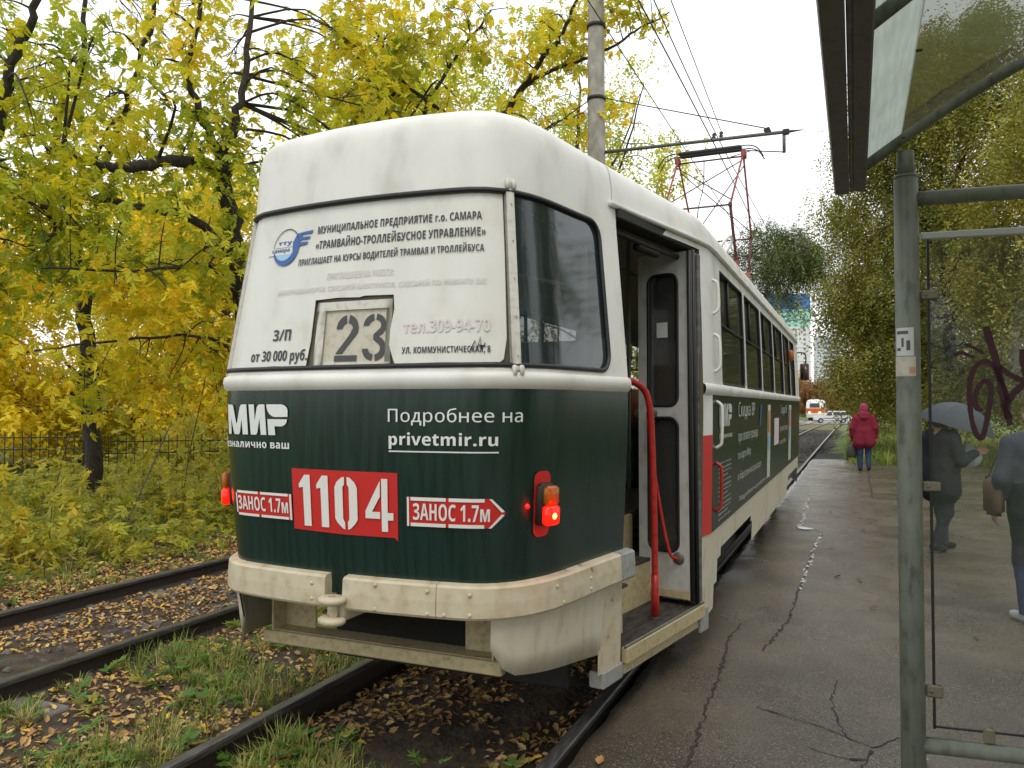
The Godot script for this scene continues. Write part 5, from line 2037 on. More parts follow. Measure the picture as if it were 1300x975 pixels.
func make_fence() -> void:
	var F := thing("iron_fence", "black iron railing half hidden in weeds at the edge of the lawn", "fence", Vector3.ZERO)
	var st: SurfaceTool
	for seg in [[Vector3(-14.2, 0, -9.0), Vector3(-11.82, 0, -10.87), 1.03], [Vector3(-11.7, 0, -10.95), Vector3(-9.4, 0, -13.3), .93]]:
		var a: Vector3 = seg[0]
		var b: Vector3 = seg[1]
		var h: float = seg[2]
		var d := (b - a).normalized()
		for y in [h, h - .23, .15]:
			st = nst(false)
			box(st, (a + b) / 2 + Vector3(0, y, 0), Vector3(.02, .022, a.distance_to(b)), Basis(Vector3.UP, atan2(d.x, d.z)))
			obj("rail", st, M.fence_black, F)
		var n := int(a.distance_to(b) / .15)
		st = nst(false)
		box(st, Vector3(0, h / 2, 0), Vector3(.016, h + .16, .016))
		box(st, Vector3(0, h + .1, 0), Vector3(.010, .05, .010), Basis(Vector3.UP, .78))
		st.generate_normals()
		var me := st.commit()
		for k in n + 1:
			var o := inst("bar", me, M.fence_black, F)
			o.position = a.lerp(b, k / float(n))
			o.rotation.y = atan2(d.x, d.z)
	st = nst(false)
	box(st, Vector3(-11.76, .48, -10.90), Vector3(.09, .98, .09), Basis(Vector3.UP, .8), .01)
	box(st, Vector3(-11.76, .99, -10.90), Vector3(.12, .03, .12), Basis(Vector3.UP, .8), .008)
	obj("post", st, M.fence_black, F)


# ---------- the shelter
func make_shelter() -> void:
	var S := thing("tram_shelter", "green-grey steel tram shelter with curved roof and graffitied glass side panel", "shelter")
	var w := Vector3(.9935, 0, -.1136)
	var n := Vector3(.1136, 0, .9935)
	var p0 := Vector3(2.316, 0, -3.475)
	var at := func(s: float, y: float, d := 0.0) -> Vector3: return p0 + w * s + n * d + Vector3(0, y, 0)
	var wb := Basis(w, Vector3.UP, n)
	var st: SurfaceTool
	for row in [0.0, 2.6]:
		for q in [0.0, 1.45]:
			st = nst()
			tube(st, [at.call(q, -.1, row), at.call(q, 2.56, row)], .0445, 18)
			obj("post", st, M.shelter_paint, S)
			st = nst()
			lathe(st, [[.0, .004], [.043, .004], [.046, .0], [.046, -.006]], at.call(q, 2.56, row), Basis(), 18)
			obj("post_collar", st, M.shelter_dark, S)
			st = nst()
			tube(st, [at.call(q, 2.56, row), at.call(q, 2.66 if q == 0.0 else 3.02, row)], .032, 14)
			obj("post_stub", st, M.shelter_paint, S)
	for q in [[2.469, .029], [.333, .031]]:
		st = nst()
		tube(st, [at.call(.03, q[0]), at.call(1.42, q[0])], q[1], 14)
		obj("cross_pipe", st, M.shelter_paint, S)
		st = nst()
		tube(st, [at.call(1.45, q[0], .03), at.call(1.45, q[0], 2.57)], q[1], 14)
		obj("cross_pipe", st, M.shelter_paint, S)
	# side panel
	var G := Node3D.new()
	G.name = "side_panel"
	S.add_child(G)
	var g0 := .072
	var g1 := 1.36
	st = nst(false)
	quad(st, at.call(g0, .405, .0), at.call(g0, 2.31, .0), at.call(g1, 2.31, .0), at.call(g1, .405, .0))
	obj("glass", st, M.shelter_glass, G)
	st = nst(false)
	box(st, at.call(g0 + .003, 1.355), Vector3(.009, 1.91, .011), wb)
	box(st, at.call((g0 + g1) / 2, .408), Vector3(g1 - g0, .007, .011), wb)
	obj("edge_seal", st, M.rubber, G)
	st = nst(false)
	box(st, at.call((g0 + g1) / 2 - .008, 2.318), Vector3(g1 - g0 + .03, .028, .022), wb, .004)
	obj("top_profile", st, M.aluminium, G)
	for q in [[.075, 2.085, .062, .038], [.075, 1.335, .066, .040], [.075, .545, .062, .048]]:
		st = nst(false)
		box(st, at.call(q[0], q[1], .008), Vector3(q[2], q[3], .016), wb, .006)
		var c := obj("clip", st, M.clip_metal, G)
		st = nst()
		lathe(st, [[0, .004], [.006, .003], [.008, 0]], at.call(q[0] - .012, q[1], .016), wb * Basis(Vector3.RIGHT, PI / 2), 8)
		obj("screw", st, M.galvanised, c)
	for q in [.26, 1.0]:
		st = nst(false)
		box(st, at.call(q, .395, .006), Vector3(.040, .060, .016), wb, .006)
		obj("clip", st, M.clip_metal, G)
	# sprayed strokes on the glass: measured from the post along the panel, and height
	var strokes := [
		[[[.272, 1.955], [.285, 1.90], [.31, 1.80], [.325, 1.70], [.345, 1.60]], .013], [[[.315, 1.80], [.355, 1.765], [.395, 1.745]], .010],
		[[[.335, 1.655], [.365, 1.70], [.405, 1.74]], .012], [[[.395, 1.865], [.40, 1.80], [.415, 1.74]], .013], [[[.325, 1.655], [.34, 1.61], [.35, 1.575]], .012],
		[[[.30, 1.80], [.27, 1.82], [.235, 1.80], [.215, 1.74], [.213, 1.66], [.222, 1.58], [.24, 1.53], [.255, 1.53], [.27, 1.59], [.283, 1.67], [.285, 1.72], [.27, 1.745], [.25, 1.73], [.233, 1.69], [.235, 1.645], [.255, 1.63]], .0095],
		[[[.345, 1.66], [.33, 1.72], [.30, 1.80]], .009], [[[.16, 1.846], [.19, 1.855], [.23, 1.835]], .007], [[[.20, 1.89], [.235, 1.87], [.265, 1.85]], .006], [[[.415, 1.74], [.45, 1.80], [.50, 1.84]], .011], [[[.43, 1.66], [.48, 1.62], [.50, 1.54]], .010]]
	for s in strokes:
		var pts := []
		for q in s[0]: pts.append(Vector3(q[0], q[1], 0))
		pts = curve(pts, 6)
		st = nst(false)
		var prev := []
		for i in pts.size():
			var d: Vector3 = (pts[mini(i + 1, pts.size() - 1)] - pts[maxi(i - 1, 0)]).normalized()
			var e: Vector3 = Vector3(-d.y, d.x, 0) * s[1] * rnd(.85, 1.1)
			var a: Vector3 = pts[i] - e
			var b: Vector3 = pts[i] + e
			var r := [at.call(a.x, a.y, .003), at.call(b.x, b.y, .003)]
			if prev: quad(st, prev[0], prev[1], r[1], r[0])
			prev = r
		obj("graffiti_stroke", st, M.graffiti, G)
	# roof: eave channel, arches, sheets
	var arch_y := func(x: float) -> float: return 2.59 + .475 * sin(clampf((x - 2.13) / 2.2, 0, 1) * PI)
	var z0 := -3.50
	var z1 := 1.6
	var lz := z0 - z1
	for q in [[2.085, 2.525, .05, .012, "shelter_dark"], [2.147, 2.532, .046, .012, "shelter_dark"], [2.118, 2.540, .014, .03, "galvanised"], [2.166, 2.565, .012, .075, "shelter_dark"], [2.057, 2.57, .008, .10, "edge_light"], [2.066, 2.575, .008, .10, "shelter_dark"]]:
		st = nst(false)
		box(st, Vector3(q[0], q[1], (z0 + z1) / 2), Vector3(q[2], q[3], absf(lz)), Basis(), .003)
		obj("eave_channel", st, M[q[4]], S)
	for z in [-3.46, -2.16, -.86, .44]:
		st = nst()
		var pts := []
		for k in 25:
			var x := lerpf(2.15, 4.33, k / 24.0)
			pts.append(Vector3(x, arch_y.call(x), z))
		tube(st, pts, .021, 10)
		obj("roof_arch", st, M.shelter_paint, S)
	var sheet := func(x0: float, x1: float, za: float, zb: float, lift: float) -> SurfaceTool:
		var s := nst()
		var prev := []
		for k in 17:
			var x := lerpf(x0, x1, k / 16.0)
			var row := []
			for j in 9:
				row.append(Vector3(x, arch_y.call(x) + lift, lerpf(za, zb, j / 8.0)))
			if prev:
				for j in 8: quad(s, prev[j], prev[j + 1], row[j + 1], row[j])
			prev = row
		return s
	obj("frosted_sheet", sheet.call(2.15, 2.305, z0, z1, .026), M.frosted_sheet, S)
	obj("tinted_sheet", sheet.call(2.300, 4.32, z0, z1, .030), M.bronze_sheet, S)
	for z in [-3.3, -2.5]:
		st = nst()
		lathe(st, [[0, .006], [.008, .004], [.010, 0]], Vector3(2.30, 2.665, z), Basis(Vector3.RIGHT, PI), 8)
		obj("bolt", st, M.galvanised, S)
	# bench behind the panel
	# notices pasted on the post
	var paste := func(called: String, y0: float, y1: float, a0: float, a1: float, m: String, rr: float) -> MeshInstance3D:
		var s := nst()
		for k in 12:
			var a := lerpf(a0, a1, k / 12.0)
			var b := lerpf(a0, a1, (k + 1) / 12.0)
			var f := func(t: float, y: float) -> Vector3: return p0 + Vector3(cos(t) * rr, y, sin(t) * rr)
			quad(s, f.call(a, y0), f.call(a, y1), f.call(b, y1), f.call(b, y0))
		return obj(called, s, M[m], S)
	paste.call("pasted_notice", 1.845, 1.955, 1.15, 2.75, "paper", .0455)
	paste.call("pasted_notice", 1.765, 1.842, 1.0, 2.95, "plate_beige", .0457)
	paste.call("notice_print", 1.930, 1.943, 1.6, 2.6, "paper_ink", .0462)
	paste.call("notice_print", 1.866, 1.905, 1.45, 1.75, "paper_ink", .0462)
	paste.call("notice_print", 1.88, 1.915, 1.95, 2.15, "paper_ink", .0462)
	paste.call("notice_print", 1.865, 1.876, 2.2, 2.6, "paper_ink", .0462)
	paste.call("notice_print", 1.775, 1.800, 1.05, 1.55, "paper_orange", .0463)


# ---------- overhead line
func pole(called: String, label: String, at: Vector3, r: float, h: float) -> Node3D:
	var P := thing(called, label, "pole", at, 0.0, "concrete poles between the tracks")
	var st := nst()
	tube(st, [Vector3(0, -.2, 0), Vector3(0, h * .5, 0), Vector3(0, h, 0)], [r * 1.15, r, r * .82], 18)
	obj("shaft", st, M.concrete, P)
	return P


func make_wires() -> void:
	var P := pole("catenary_pole", "pale round concrete pole behind the tram's roof carrying the wires", Vector3(-2.0, 0, -13.2), .165, 9.6)
	var st: SurfaceTool
	for y in [5.6, 7.05, 8.35]:
		st = nst()
		lathe(st, [[.150, -.03], [.165, -.03], [.165, .03], [.150, .03]], Vector3(0, y, 0), Basis(), 18)
		obj("band", st, M.dark_steel, P)
	# bracket arm
	var B := thing("bracket_arm", "long grey tubular bracket reaching from the pole over the tram", "bracket", Vector3.ZERO)
	st = nst()
	tube(st, [Vector3(-1.86, 6.09, -13.2), Vector3(1.22, 6.03, -13.2)], .030, 10)
	obj("tube", st, M.galvanised, B)
	st = nst()
	tube(st, [Vector3(1.22, 6.03, -13.2), Vector3(1.42, 6.03, -13.2)], [.022, .006], 8)
	obj("tip", st, M.dark_steel, B)
	st = nst(false)
	box(st, Vector3(1.16, 6.03, -13.2), Vector3(.10, .09, .07), Basis(), .01)
	box(st, Vector3(.88, 6.08, -13.2), Vector3(.10, .12, .05), Basis(Vector3.BACK, .4), .01)
	obj("clamp", st, M.dark_steel, B)
	st = nst()
	tube(st, [Vector3(1.13, 6.03, -13.2), Vector3(1.13, 5.70, -13.2)], .026, 8)
	obj("drop_tube", st, M.galvanised, B)
	st = nst()
	tube(st, [Vector3(1.13, 5.71, -13.2), Vector3(.08, 5.86, -13.1)], .010, 6)
	tube(st, [Vector3(.62, 5.78, -13.15), Vector3(.30, 5.72, -13.15)], .008, 6)
	obj("steady_rod", st, M.pantograph_dark, B)
	for d in [0.0, .12]:
		st = nst()
		lathe(st, [[0, 0], [.02, .0], [.035, .03], [.02, .06], [.035, .09], [.02, .12], [.035, .15], [.02, .18], [0, .18]], Vector3(.02 + d, 6.03, -13.2), Basis(Vector3.RIGHT, -.5 + d), 10)
		obj("insulator", st, M.carbon, B)
	# wires
	var wires := [
		["contact_wire", "contact wire touching the tram's pantograph", [Vector3(.10, 5.855, 5), Vector3(.10, 5.84, -13), Vector3(-.15, 5.84, -40), Vector3(.1, 5.6, -110)], .009],
		["messenger_wire", "carrier wire above the pantograph's contact wire", [Vector3(.06, 6.9, 5), Vector3(.06, 6.5, -5), Vector3(.03, 6.22, -13.2), Vector3(0, 6.45, -25), Vector3(0, 6.1, -40), Vector3(0, 5.9, -110)], .008],
		["feeder_wire", "thin wire running over the edge of the tram's roof away from the pole", [Vector3(-.55, 6.25, 5), Vector3(-.50, 6.05, -13), Vector3(-.45, 5.95, -40), Vector3(-.4, 5.7, -110)], .007],
		["feeder_wire", "thin wire beside the insulators of the bracket arm", [Vector3(.28, 7.2, 4), Vector3(.22, 6.6, -6), Vector3(.14, 6.2, -13.2)], .007],
		["stay_wire", "stay wire sloping from the pole's band to the bracket's end", [Vector3(-1.85, 7.05, -13.2), Vector3(.86, 6.13, -13.2)], .010],
		["stay_wire", "short stay wire from the pole into the branches", [Vector3(-2.15, 7.05, -13.2), Vector3(-3.6, 6.5, -13.6)], .010],
		["span_wire", "span wire crossing far beyond the tram", [Vector3(-6, 6.2, -62), Vector3(0, 5.9, -62), Vector3(6, 6.2, -62)], .015],
		["span_wire", "second span wire crossing before the tower block", [Vector3(-7, 6.6, -85), Vector3(0, 6.0, -85), Vector3(7, 6.6, -85)], .018],
	]
	for q in wires:
		st = nst()
		tube(st, curve(q[2], 8), q[3], 5)
		tag(obj(q[0], st, M.wire), q[1], "wire", "overhead wires")
	var far := pole("catenary_pole", "thin pale pole in front of the dark green tree by the tower block", Vector3(-2.75, 0, -57.7), .16, 10.5)
	st = nst()
	tube(st, curve([Vector3(0, 7.4, 0), Vector3(1.4, 7.6, 0), Vector3(2.6, 7.4, 0)], 4), .03, 6)
	obj("arm", st, M.galvanised, far)


# ---------- people: bones with radii, joined smoothly and meshed as surface nets
func nets(st: SurfaceTool, bones: Array, cell: float, k: float) -> void:
	var lo := Vector3(1e9, 1e9, 1e9)
	var hi := -lo
	for b in bones:
		var r: float = maxf(b[2], b[3]) + cell * 3
		for p in [b[0], b[1]]:
			lo = lo.min(p - Vector3.ONE * r)
			hi = hi.max(p + Vector3.ONE * r)
	var nx := int((hi.x - lo.x) / cell) + 2
	var ny := int((hi.y - lo.y) / cell) + 2
	var nz := int((hi.z - lo.z) / cell) + 2
	var f := PackedFloat32Array()
	f.resize(nx * ny * nz)
	f.fill(1.0)
	var near := PackedFloat32Array()
	near.resize(f.size())
	near.fill(1.0)
	var own := PackedInt32Array()
	own.resize(f.size())
	for bi in bones.size():
		var b: Array = bones[bi]
		var a: Vector3 = b[0]
		var d: Vector3 = b[1] - a
		var ra: float = b[2]
		var rb: float = b[3]
		var m := maxf(ra, rb) + k + cell * 2
		var l: Vector3 = (a.min(b[1]) - Vector3.ONE * m - lo) / cell
		var h: Vector3 = (a.max(b[1]) + Vector3.ONE * m - lo) / cell
		var dd := maxf(d.length_squared(), 1e-9)
		for ix in range(maxi(0, int(l.x)), mini(nx, int(h.x) + 2)):
			for iy in range(maxi(0, int(l.y)), mini(ny, int(h.y) + 2)):
				var row := (ix * ny + iy) * nz
				for iz in range(maxi(0, int(l.z)), mini(nz, int(h.z) + 2)):
					var p := lo + Vector3(ix, iy, iz) * cell
					var t := clampf((p - a).dot(d) / dd, 0.0, 1.0)
					var dist := p.distance_to(a + d * t) - lerpf(ra, rb, t)
					var i := row + iz
					if dist < near[i]:
						near[i] = dist
						own[i] = bi
					var q := f[i]
					var e := maxf(k - absf(q - dist), 0.0) / k
					f[i] = minf(q, dist) - e * e * k * .25
	# cloth is never quite smooth
	if cell > .01:
		var fold := FastNoiseLite.new()
		fold.seed = 3
		fold.frequency = 9.0
		for i in f.size():
			if absf(f[i]) < .05:
				var p := lo + Vector3(i / (ny * nz), (i / nz) % ny, i % nz) * cell
				f[i] += fold.get_noise_3d(p.x, p.y * .6, p.z) * .013
	var vert := {}
	var corners := [[0, 0, 0], [1, 0, 0], [0, 1, 0], [1, 1, 0], [0, 0, 1], [1, 0, 1], [0, 1, 1], [1, 1, 1]]
	var edges := [[0, 1], [2, 3], [4, 5], [6, 7], [0, 2], [1, 3], [4, 6], [5, 7], [0, 4], [1, 5], [2, 6], [3, 7]]
	for ix in nx - 1:
		for iy in ny - 1:
			for iz in nz - 1:
				var i0 := (ix * ny + iy) * nz + iz
				if absf(f[i0]) > cell * 2.0: continue
				var v := []
				var inside := 0
				for c in corners:
					var q := f[((ix + c[0]) * ny + iy + c[1]) * nz + iz + c[2]]
					v.append(q)
					if q < 0: inside += 1
				if inside == 0 or inside == 8: continue
				var sum := Vector3.ZERO
				var cnt := 0
				for e in edges:
					if (v[e[0]] < 0) != (v[e[1]] < 0):
						var t: float = v[e[0]] / (v[e[0]] - v[e[1]])
						var ca: Array = corners[e[0]]
						var cb: Array = corners[e[1]]
						sum += Vector3(ca[0], ca[1], ca[2]).lerp(Vector3(cb[0], cb[1], cb[2]), t)
						cnt += 1
				vert[i0] = lo + (Vector3(ix, iy, iz) + sum / cnt) * cell
	for i0 in vert:
		var iz: int = i0 % nz
		var iy: int = (i0 / nz) % ny
		var ix: int = i0 / (nz * ny)
		for ax in 3:
			var step: int = [ny * nz, nz, 1][ax]
			var s1: int = [nz, 1, ny * nz][ax]
			var s2: int = [1, ny * nz, nz][ax]
			var j: int = i0 + step
			if j >= f.size() or (f[i0] < 0) == (f[j] < 0): continue
			if not (vert.has(i0 - s1) and vert.has(i0 - s2) and vert.has(i0 - s1 - s2)): continue
			var q := [i0, i0 - s1, i0 - s1 - s2, i0 - s2]
			if f[i0] < 0: q.reverse()
			st.set_color(bones[own[i0 if f[i0] < 0 else j]][4])
			quad(st, vert[q[0]], vert[q[1]], vert[q[2]], vert[q[3]])


func hand(bones: Array, wrist: Vector3, dir: Vector3, out: Vector3, skin_c: Color, curl: float) -> void:
	# palm, four unequal fingers and a thumb from the side of the palm
	dir = dir.normalized()
	var across := (out - dir * out.dot(dir)).normalized()
	var pn := dir.cross(across)
	bones.append([wrist, wrist + dir * .02, .026, .026, skin_c])
	for k in 4:
		var o := across * (.030 - .020 * k)
		var root := wrist + dir * .075 + o
		bones.append([wrist + dir * .015 + o * .6, root, .016, .0135, skin_c])
		var l: float = [.062, .072, .068, .052][k]
		var d1 := (dir + pn * curl * .5).normalized()
		var d2 := (dir + pn * curl * 1.5).normalized()
		bones.append([root, root + d1 * l * .55, .0105, .0095, skin_c])
		bones.append([root + d1 * l * .55, root + d1 * l * .55 + d2 * l * .5, .0095, .008, skin_c])
	var tb := wrist + dir * .02 + across * .028
	var t1 := tb + (dir * .7 + across * .7 + pn * .2).normalized() * .036
	bones.append([tb, t1, .0135, .0115, skin_c])
	bones.append([t1, t1 + (dir + across * .15 + pn * .3).normalized() * .030, .0112, .009, skin_c])


func person(called: String, label: String, at: Vector3, turn: float, bones: Array, hands: Array, cell := .017) -> Node3D:
	var P := thing(called, label, "person", at, turn)
	var st := nst()
	nets(st, bones, cell, .035)
	if hands: nets(st, hands, .006, .008)
	obj("body", st, M.cloth, P)
	return P


func make_people() -> void:
	var skin_c := Color(.42, .24, .16)
	var V := func(x: float, y: float, z: float) -> Vector3: return Vector3(x, y, z)
	# woman walking away
	var coat := Color(.20, .008, .028)
	var jeans := Color(.020, .040, .095)
	var shoe := Color(.012, .012, .014)
	var hat := Color(.36, .045, .12)
	var b := [
		[V.call(0, 1.585, .0), V.call(0, 1.635, .005), .098, .094, hat], [V.call(0, 1.535, -.01), V.call(0, 1.56, -.02), .080, .085, skin_c], [V.call(0, 1.54, -.10), V.call(0, 1.565, -.10), .012, .010, skin_c], [V.call(0, 1.40, .0), V.call(0, 1.52, .0), .065, .055, coat],
		[V.call(-.09, 1.435, .06), V.call(.09, 1.435, .06), .070, .070, coat], [V.call(-.06, 1.36, .10), V.call(.06, 1.36, .10), .055, .055, coat],
		[V.call(-.10, 1.32, 0), V.call(-.08, 1.02, 0), .125, .135, coat], [V.call(.10, 1.32, 0), V.call(.08, 1.02, 0), .125, .135, coat],
		[V.call(-.08, 1.02, .01), V.call(-.11, .74, .01), .145, .165, coat], [V.call(.08, 1.02, .01), V.call(.11, .74, .01), .145, .165, coat],
		[V.call(-.19, 1.36, 0), V.call(-.275, 1.10, .03), .075, .068, coat], [V.call(-.275, 1.10, .03), V.call(-.285, .90, -.02), .066, .055, coat],
		[V.call(.19, 1.36, 0), V.call(.275, 1.10, .03), .075, .068, coat], [V.call(.275, 1.10, .03), V.call(.275, .88, -.03), .066, .055, coat],
		[V.call(-.09, .80, 0), V.call(-.095, .47, -.02), .10, .075, jeans], [V.call(-.095, .47, -.02), V.call(-.10, .10, .02), .072, .060, jeans],
		[V.call(.09, .80, 0), V.call(.095, .47, -.05), .10, .075, jeans], [V.call(.095, .47, -.05), V.call(.10, .14, .10), .072, .060, jeans],
		[V.call(-.10, .045, .05), V.call(-.11, .04, -.13), .045, .036, shoe], [V.call(.10, .085, .15), V.call(.10, .05, -.01), .045, .038, shoe]]
	var hs := []
	hand(hs, V.call(-.285, .875, -.025), Vector3(0, -1, -.1), Vector3(.2, 0, -1), Color(.02, .02, .025), .8)
	hand(hs, V.call(.275, .855, -.035), Vector3(0, -1, -.1), Vector3(-.2, 0, -1), skin_c, .5)
	person("person", "person in a crimson hooded coat, pink knitted hat and blue jeans walking away", Vector3(2.33, -.015, -22.0), .02, b, hs)
	# her bag
	var st := nst()
	lathe(st, [[.0, -.34], [.10, -.335], [.12, -.30], [.125, -.20], [.11, -.08], [.07, -.01], [.0, .0]], Vector3.ZERO, Basis().scaled(Vector3(1, 1, .6)), 14)
	var bag := thing("shopping_bag", "dark carrier bag in the hand of the person in crimson", "bag", Vector3(2.045, .66, -22.03), .3)
	obj("bag_body", st, M.bag_dark, bag)
	st = nst()
	tube(st, curve([Vector3(-.05, -.03, 0), Vector3(-.03, .08, 0), Vector3(0, .125, 0), Vector3(.03, .08, 0), Vector3(.05, -.03, 0)], 4), .007, 5)
	obj("handle", st, M.bag_dark, bag)
	# person with the umbrella
	var dark := Color(.013, .014, .020)
	var grey := Color(.040, .044, .050)
	b = [
		[V.call(0, 1.50, 0), V.call(0, 1.56, .0), .092, .088, Color(.05, .035, .025)], [V.call(0, 1.47, -.02), V.call(0, 1.50, -.03), .076, .078, skin_c], [V.call(0, 1.485, -.11), V.call(0, 1.50, -.105), .012, .010, skin_c], [V.call(.085, 1.49, 0), V.call(.088, 1.51, .0), .018, .018, skin_c], [V.call(-.085, 1.49, 0), V.call(-.088, 1.51, .0), .018, .018, skin_c], [V.call(0, 1.33, 0), V.call(0, 1.44, -.01), .06, .055, skin_c],
		[V.call(-.10, 1.27, 0), V.call(-.085, .96, 0), .125, .13, dark], [V.call(.10, 1.27, 0), V.call(.085, .96, 0), .125, .13, dark],
		[V.call(-.085, .96, .01), V.call(-.10, .70, .01), .14, .15, dark], [V.call(.085, .96, .01), V.call(.10, .70, .01), .14, .15, dark],
		[V.call(-.20, 1.30, 0), V.call(-.29, 1.05, -.05), .07, .062, dark], [V.call(-.29, 1.05, -.05), V.call(-.17, 1.10, -.28), .06, .048, dark],
		[V.call(.20, 1.30, 0), V.call(.28, 1.04, -.02), .07, .062, dark], [V.call(.28, 1.04, -.02), V.call(.22, 1.12, -.26), .06, .048, dark],
		[V.call(-.09, .76, 0), V.call(-.10, .45, -.10), .105, .075, grey], [V.call(-.10, .45, -.10), V.call(-.10, .10, -.12), .072, .055, grey],
		[V.call(.09, .76, 0), V.call(.10, .45, .03), .105, .075, dark], [V.call(.10, .45, .03), V.call(.10, .12, .16), .072, .055, dark],
		[V.call(-.10, .045, -.08), V.call(-.11, .04, -.27), .045, .036, shoe], [V.call(.10, .07, .21), V.call(.10, .045, .05), .045, .036, shoe]]
	hs = []
	hand(hs, V.call(-.155, 1.11, -.30), Vector3(.3, .2, -1), Vector3(0, 1, .1), skin_c, 1.3)
	hand(hs, V.call(.215, 1.13, -.285), Vector3(-.1, .2, -1), Vector3(0, 1, .1), skin_c, 1.3)
	var up := Vector3(3.02, -.015, -10.3)
	person("person", "person in dark clothes under an umbrella behind the shelter glass", up, -.9, b, hs)
	umbrella(up + Vector3(.05, 0, -.1))
	# plastic bag
	st = nst()
	var prof := [[.0, -.26], [.07, -.255], [.12, -.21], [.14, -.14], [.12, -.07], [.06, -.02], [.02, .0], [.03, .04], [.0, .045]]
	for i in prof.size() - 1:
		for k in 18:
			var f := func(p: Array, q: int) -> Vector3:
				var a := TAU * q / 18.0
				var r: float = p[0] * (1.0 + .13 * (1 if q % 2 else -1))
				return Vector3(cos(a) * r, p[1], sin(a) * r * .7)
			quad(st, f.call(prof[i], k), f.call(prof[i + 1], k), f.call(prof[i + 1], k + 1), f.call(prof[i], k + 1))
	var pb := obj("plastic_bag", st, M.plastic_bag)
	pb.position = Vector3(3.30, 1.20, -10.42)
	tag(pb, "pale crumpled plastic bag held by the person with the umbrella", "bag")
	# person at the edge of the view
	var top := Color(.04, .047, .065)
	b = [
		[V.call(0, 1.58, 0), V.call(0, 1.64, .0), .095, .090, Color(.10, .055, .03)], [V.call(0, 1.545, -.02), V.call(0, 1.58, -.03), .078, .080, skin_c], [V.call(0, 1.565, -.115), V.call(0, 1.58, -.11), .012, .010, skin_c], [V.call(.085, 1.57, 0), V.call(.088, 1.59, .0), .018, .018, skin_c], [V.call(-.085, 1.57, 0), V.call(-.088, 1.59, .0), .018, .018, skin_c], [V.call(0, 1.40, 0), V.call(0, 1.52, -.01), .06, .055, skin_c],
		[V.call(-.10, 1.34, 0), V.call(-.085, 1.02, 0), .125, .13, top], [V.call(.10, 1.34, 0), V.call(.085, 1.02, 0), .125, .13, top],
		[V.call(-.085, 1.02, .01), V.call(-.09, .86, .01), .135, .14, dark], [V.call(.085, 1.02, .01), V.call(.09, .86, .01), .135, .14, dark],
		[V.call(-.20, 1.37, 0), V.call(-.28, 1.11, .03), .07, .062, top], [V.call(-.28, 1.11, .03), V.call(-.29, .90, -.06), .06, .048, top],
		[V.call(.20, 1.37, 0), V.call(.28, 1.11, .03), .07, .062, top], [V.call(.28, 1.11, .03), V.call(.28, .90, -.06), .06, .048, top],
		[V.call(-.09, .84, 0), V.call(-.10, .47, -.02), .11, .078, dark], [V.call(-.10, .47, -.02), V.call(-.10, .10, .02), .074, .056, jeans],
		[V.call(.09, .84, 0), V.call(.10, .47, -.02), .11, .078, dark], [V.call(.10, .47, -.02), V.call(.10, .10, .02), .074, .056, jeans],
		[V.call(-.10, .045, .05), V.call(-.12, .04, -.13), .045, .036, Color(.55, .56, .58)], [V.call(.10, .045, .05), V.call(.12, .04, -.13), .045, .036, Color(.55, .56, .58)]]
	hs = []
	hand(hs, V.call(-.29, .88, -.065), Vector3(0, -1, -.15), Vector3(.2, 0, -1), skin_c, .5)
	hand(hs, V.call(.28, .88, -.065), Vector3(0, -1, -.15), Vector3(-.2, 0, -1), skin_c, .5)
	person("person", "person in a blue-grey jacket and dark trousers standing behind the shelter glass", Vector3(3.40, -.012, -7.15), .35, b, hs)
	st = nst()
	box(st, Vector3(0, -.13, 0), Vector3(.10, .30, .20), Basis(), .04)
	var sb := thing("shoulder_bag", "brown bag hanging at the side of the person in blue-grey", "bag", Vector3(3.10, 1.08, -7.10), .35)
	obj("bag_body", st, M.bag_brown, sb)
	st = nst()
	tube(st, curve([Vector3(.0, .0, .08), Vector3(.06, .20, .05), Vector3(.12, .33, .0), Vector3(.06, .20, -.05), Vector3(0, .0, -.08)], 4), .008, 5)
	obj("strap", st, M.bag_brown, sb)
	# attendant inside the tram
	var vest := Color(.48, .075, .012)
	b = [
		[V.call(0, 1.27, 0), V.call(0, 1.33, .0), .092, .088, Color(.04, .03, .02)], [V.call(0, 1.24, -.02), V.call(0, 1.27, -.03), .076, .078, skin_c], [V.call(0, 1.255, -.11), V.call(0, 1.27, -.105), .012, .010, skin_c], [V.call(0, 1.10, 0), V.call(0, 1.21, -.01), .06, .055, skin_c],
		[V.call(-.10, 1.03, 0), V.call(-.085, .62, 0), .125, .14, vest], [V.call(.10, 1.03, 0), V.call(.085, .62, 0), .125, .14, vest],
		[V.call(-.20, 1.05, 0), V.call(-.27, .80, -.05), .07, .062, dark], [V.call(-.27, .80, -.05), V.call(-.15, .70, -.26), .06, .048, dark],
		[V.call(.20, 1.05, 0), V.call(.27, .80, -.05), .07, .062, dark], [V.call(.27, .80, -.05), V.call(.15, .70, -.26), .06, .048, dark],
		[V.call(-.09, .55, 0), V.call(-.11, .53, -.40), .10, .08, dark], [V.call(-.11, .53, -.40), V.call(-.11, .10, -.42), .075, .055, dark],
		[V.call(.09, .55, 0), V.call(.11, .53, -.40), .10, .08, dark], [V.call(.11, .53, -.40), V.call(.11, .10, -.42), .075, .055, dark],
		[V.call(-.11, .045, -.38), V.call(-.12, .04, -.55), .045, .036, shoe], [V.call(.11, .045, -.38), V.call(.12, .04, -.55), .045, .036, shoe]]
	hs = []
	hand(hs, V.call(-.14, .69, -.28), Vector3(.3, -.2, -1), Vector3(0, 1, 0), skin_c, .8)
	hand(hs, V.call(.14, .69, -.28), Vector3(-.3, -.2, -1), Vector3(0, 1, 0), skin_c, .8)
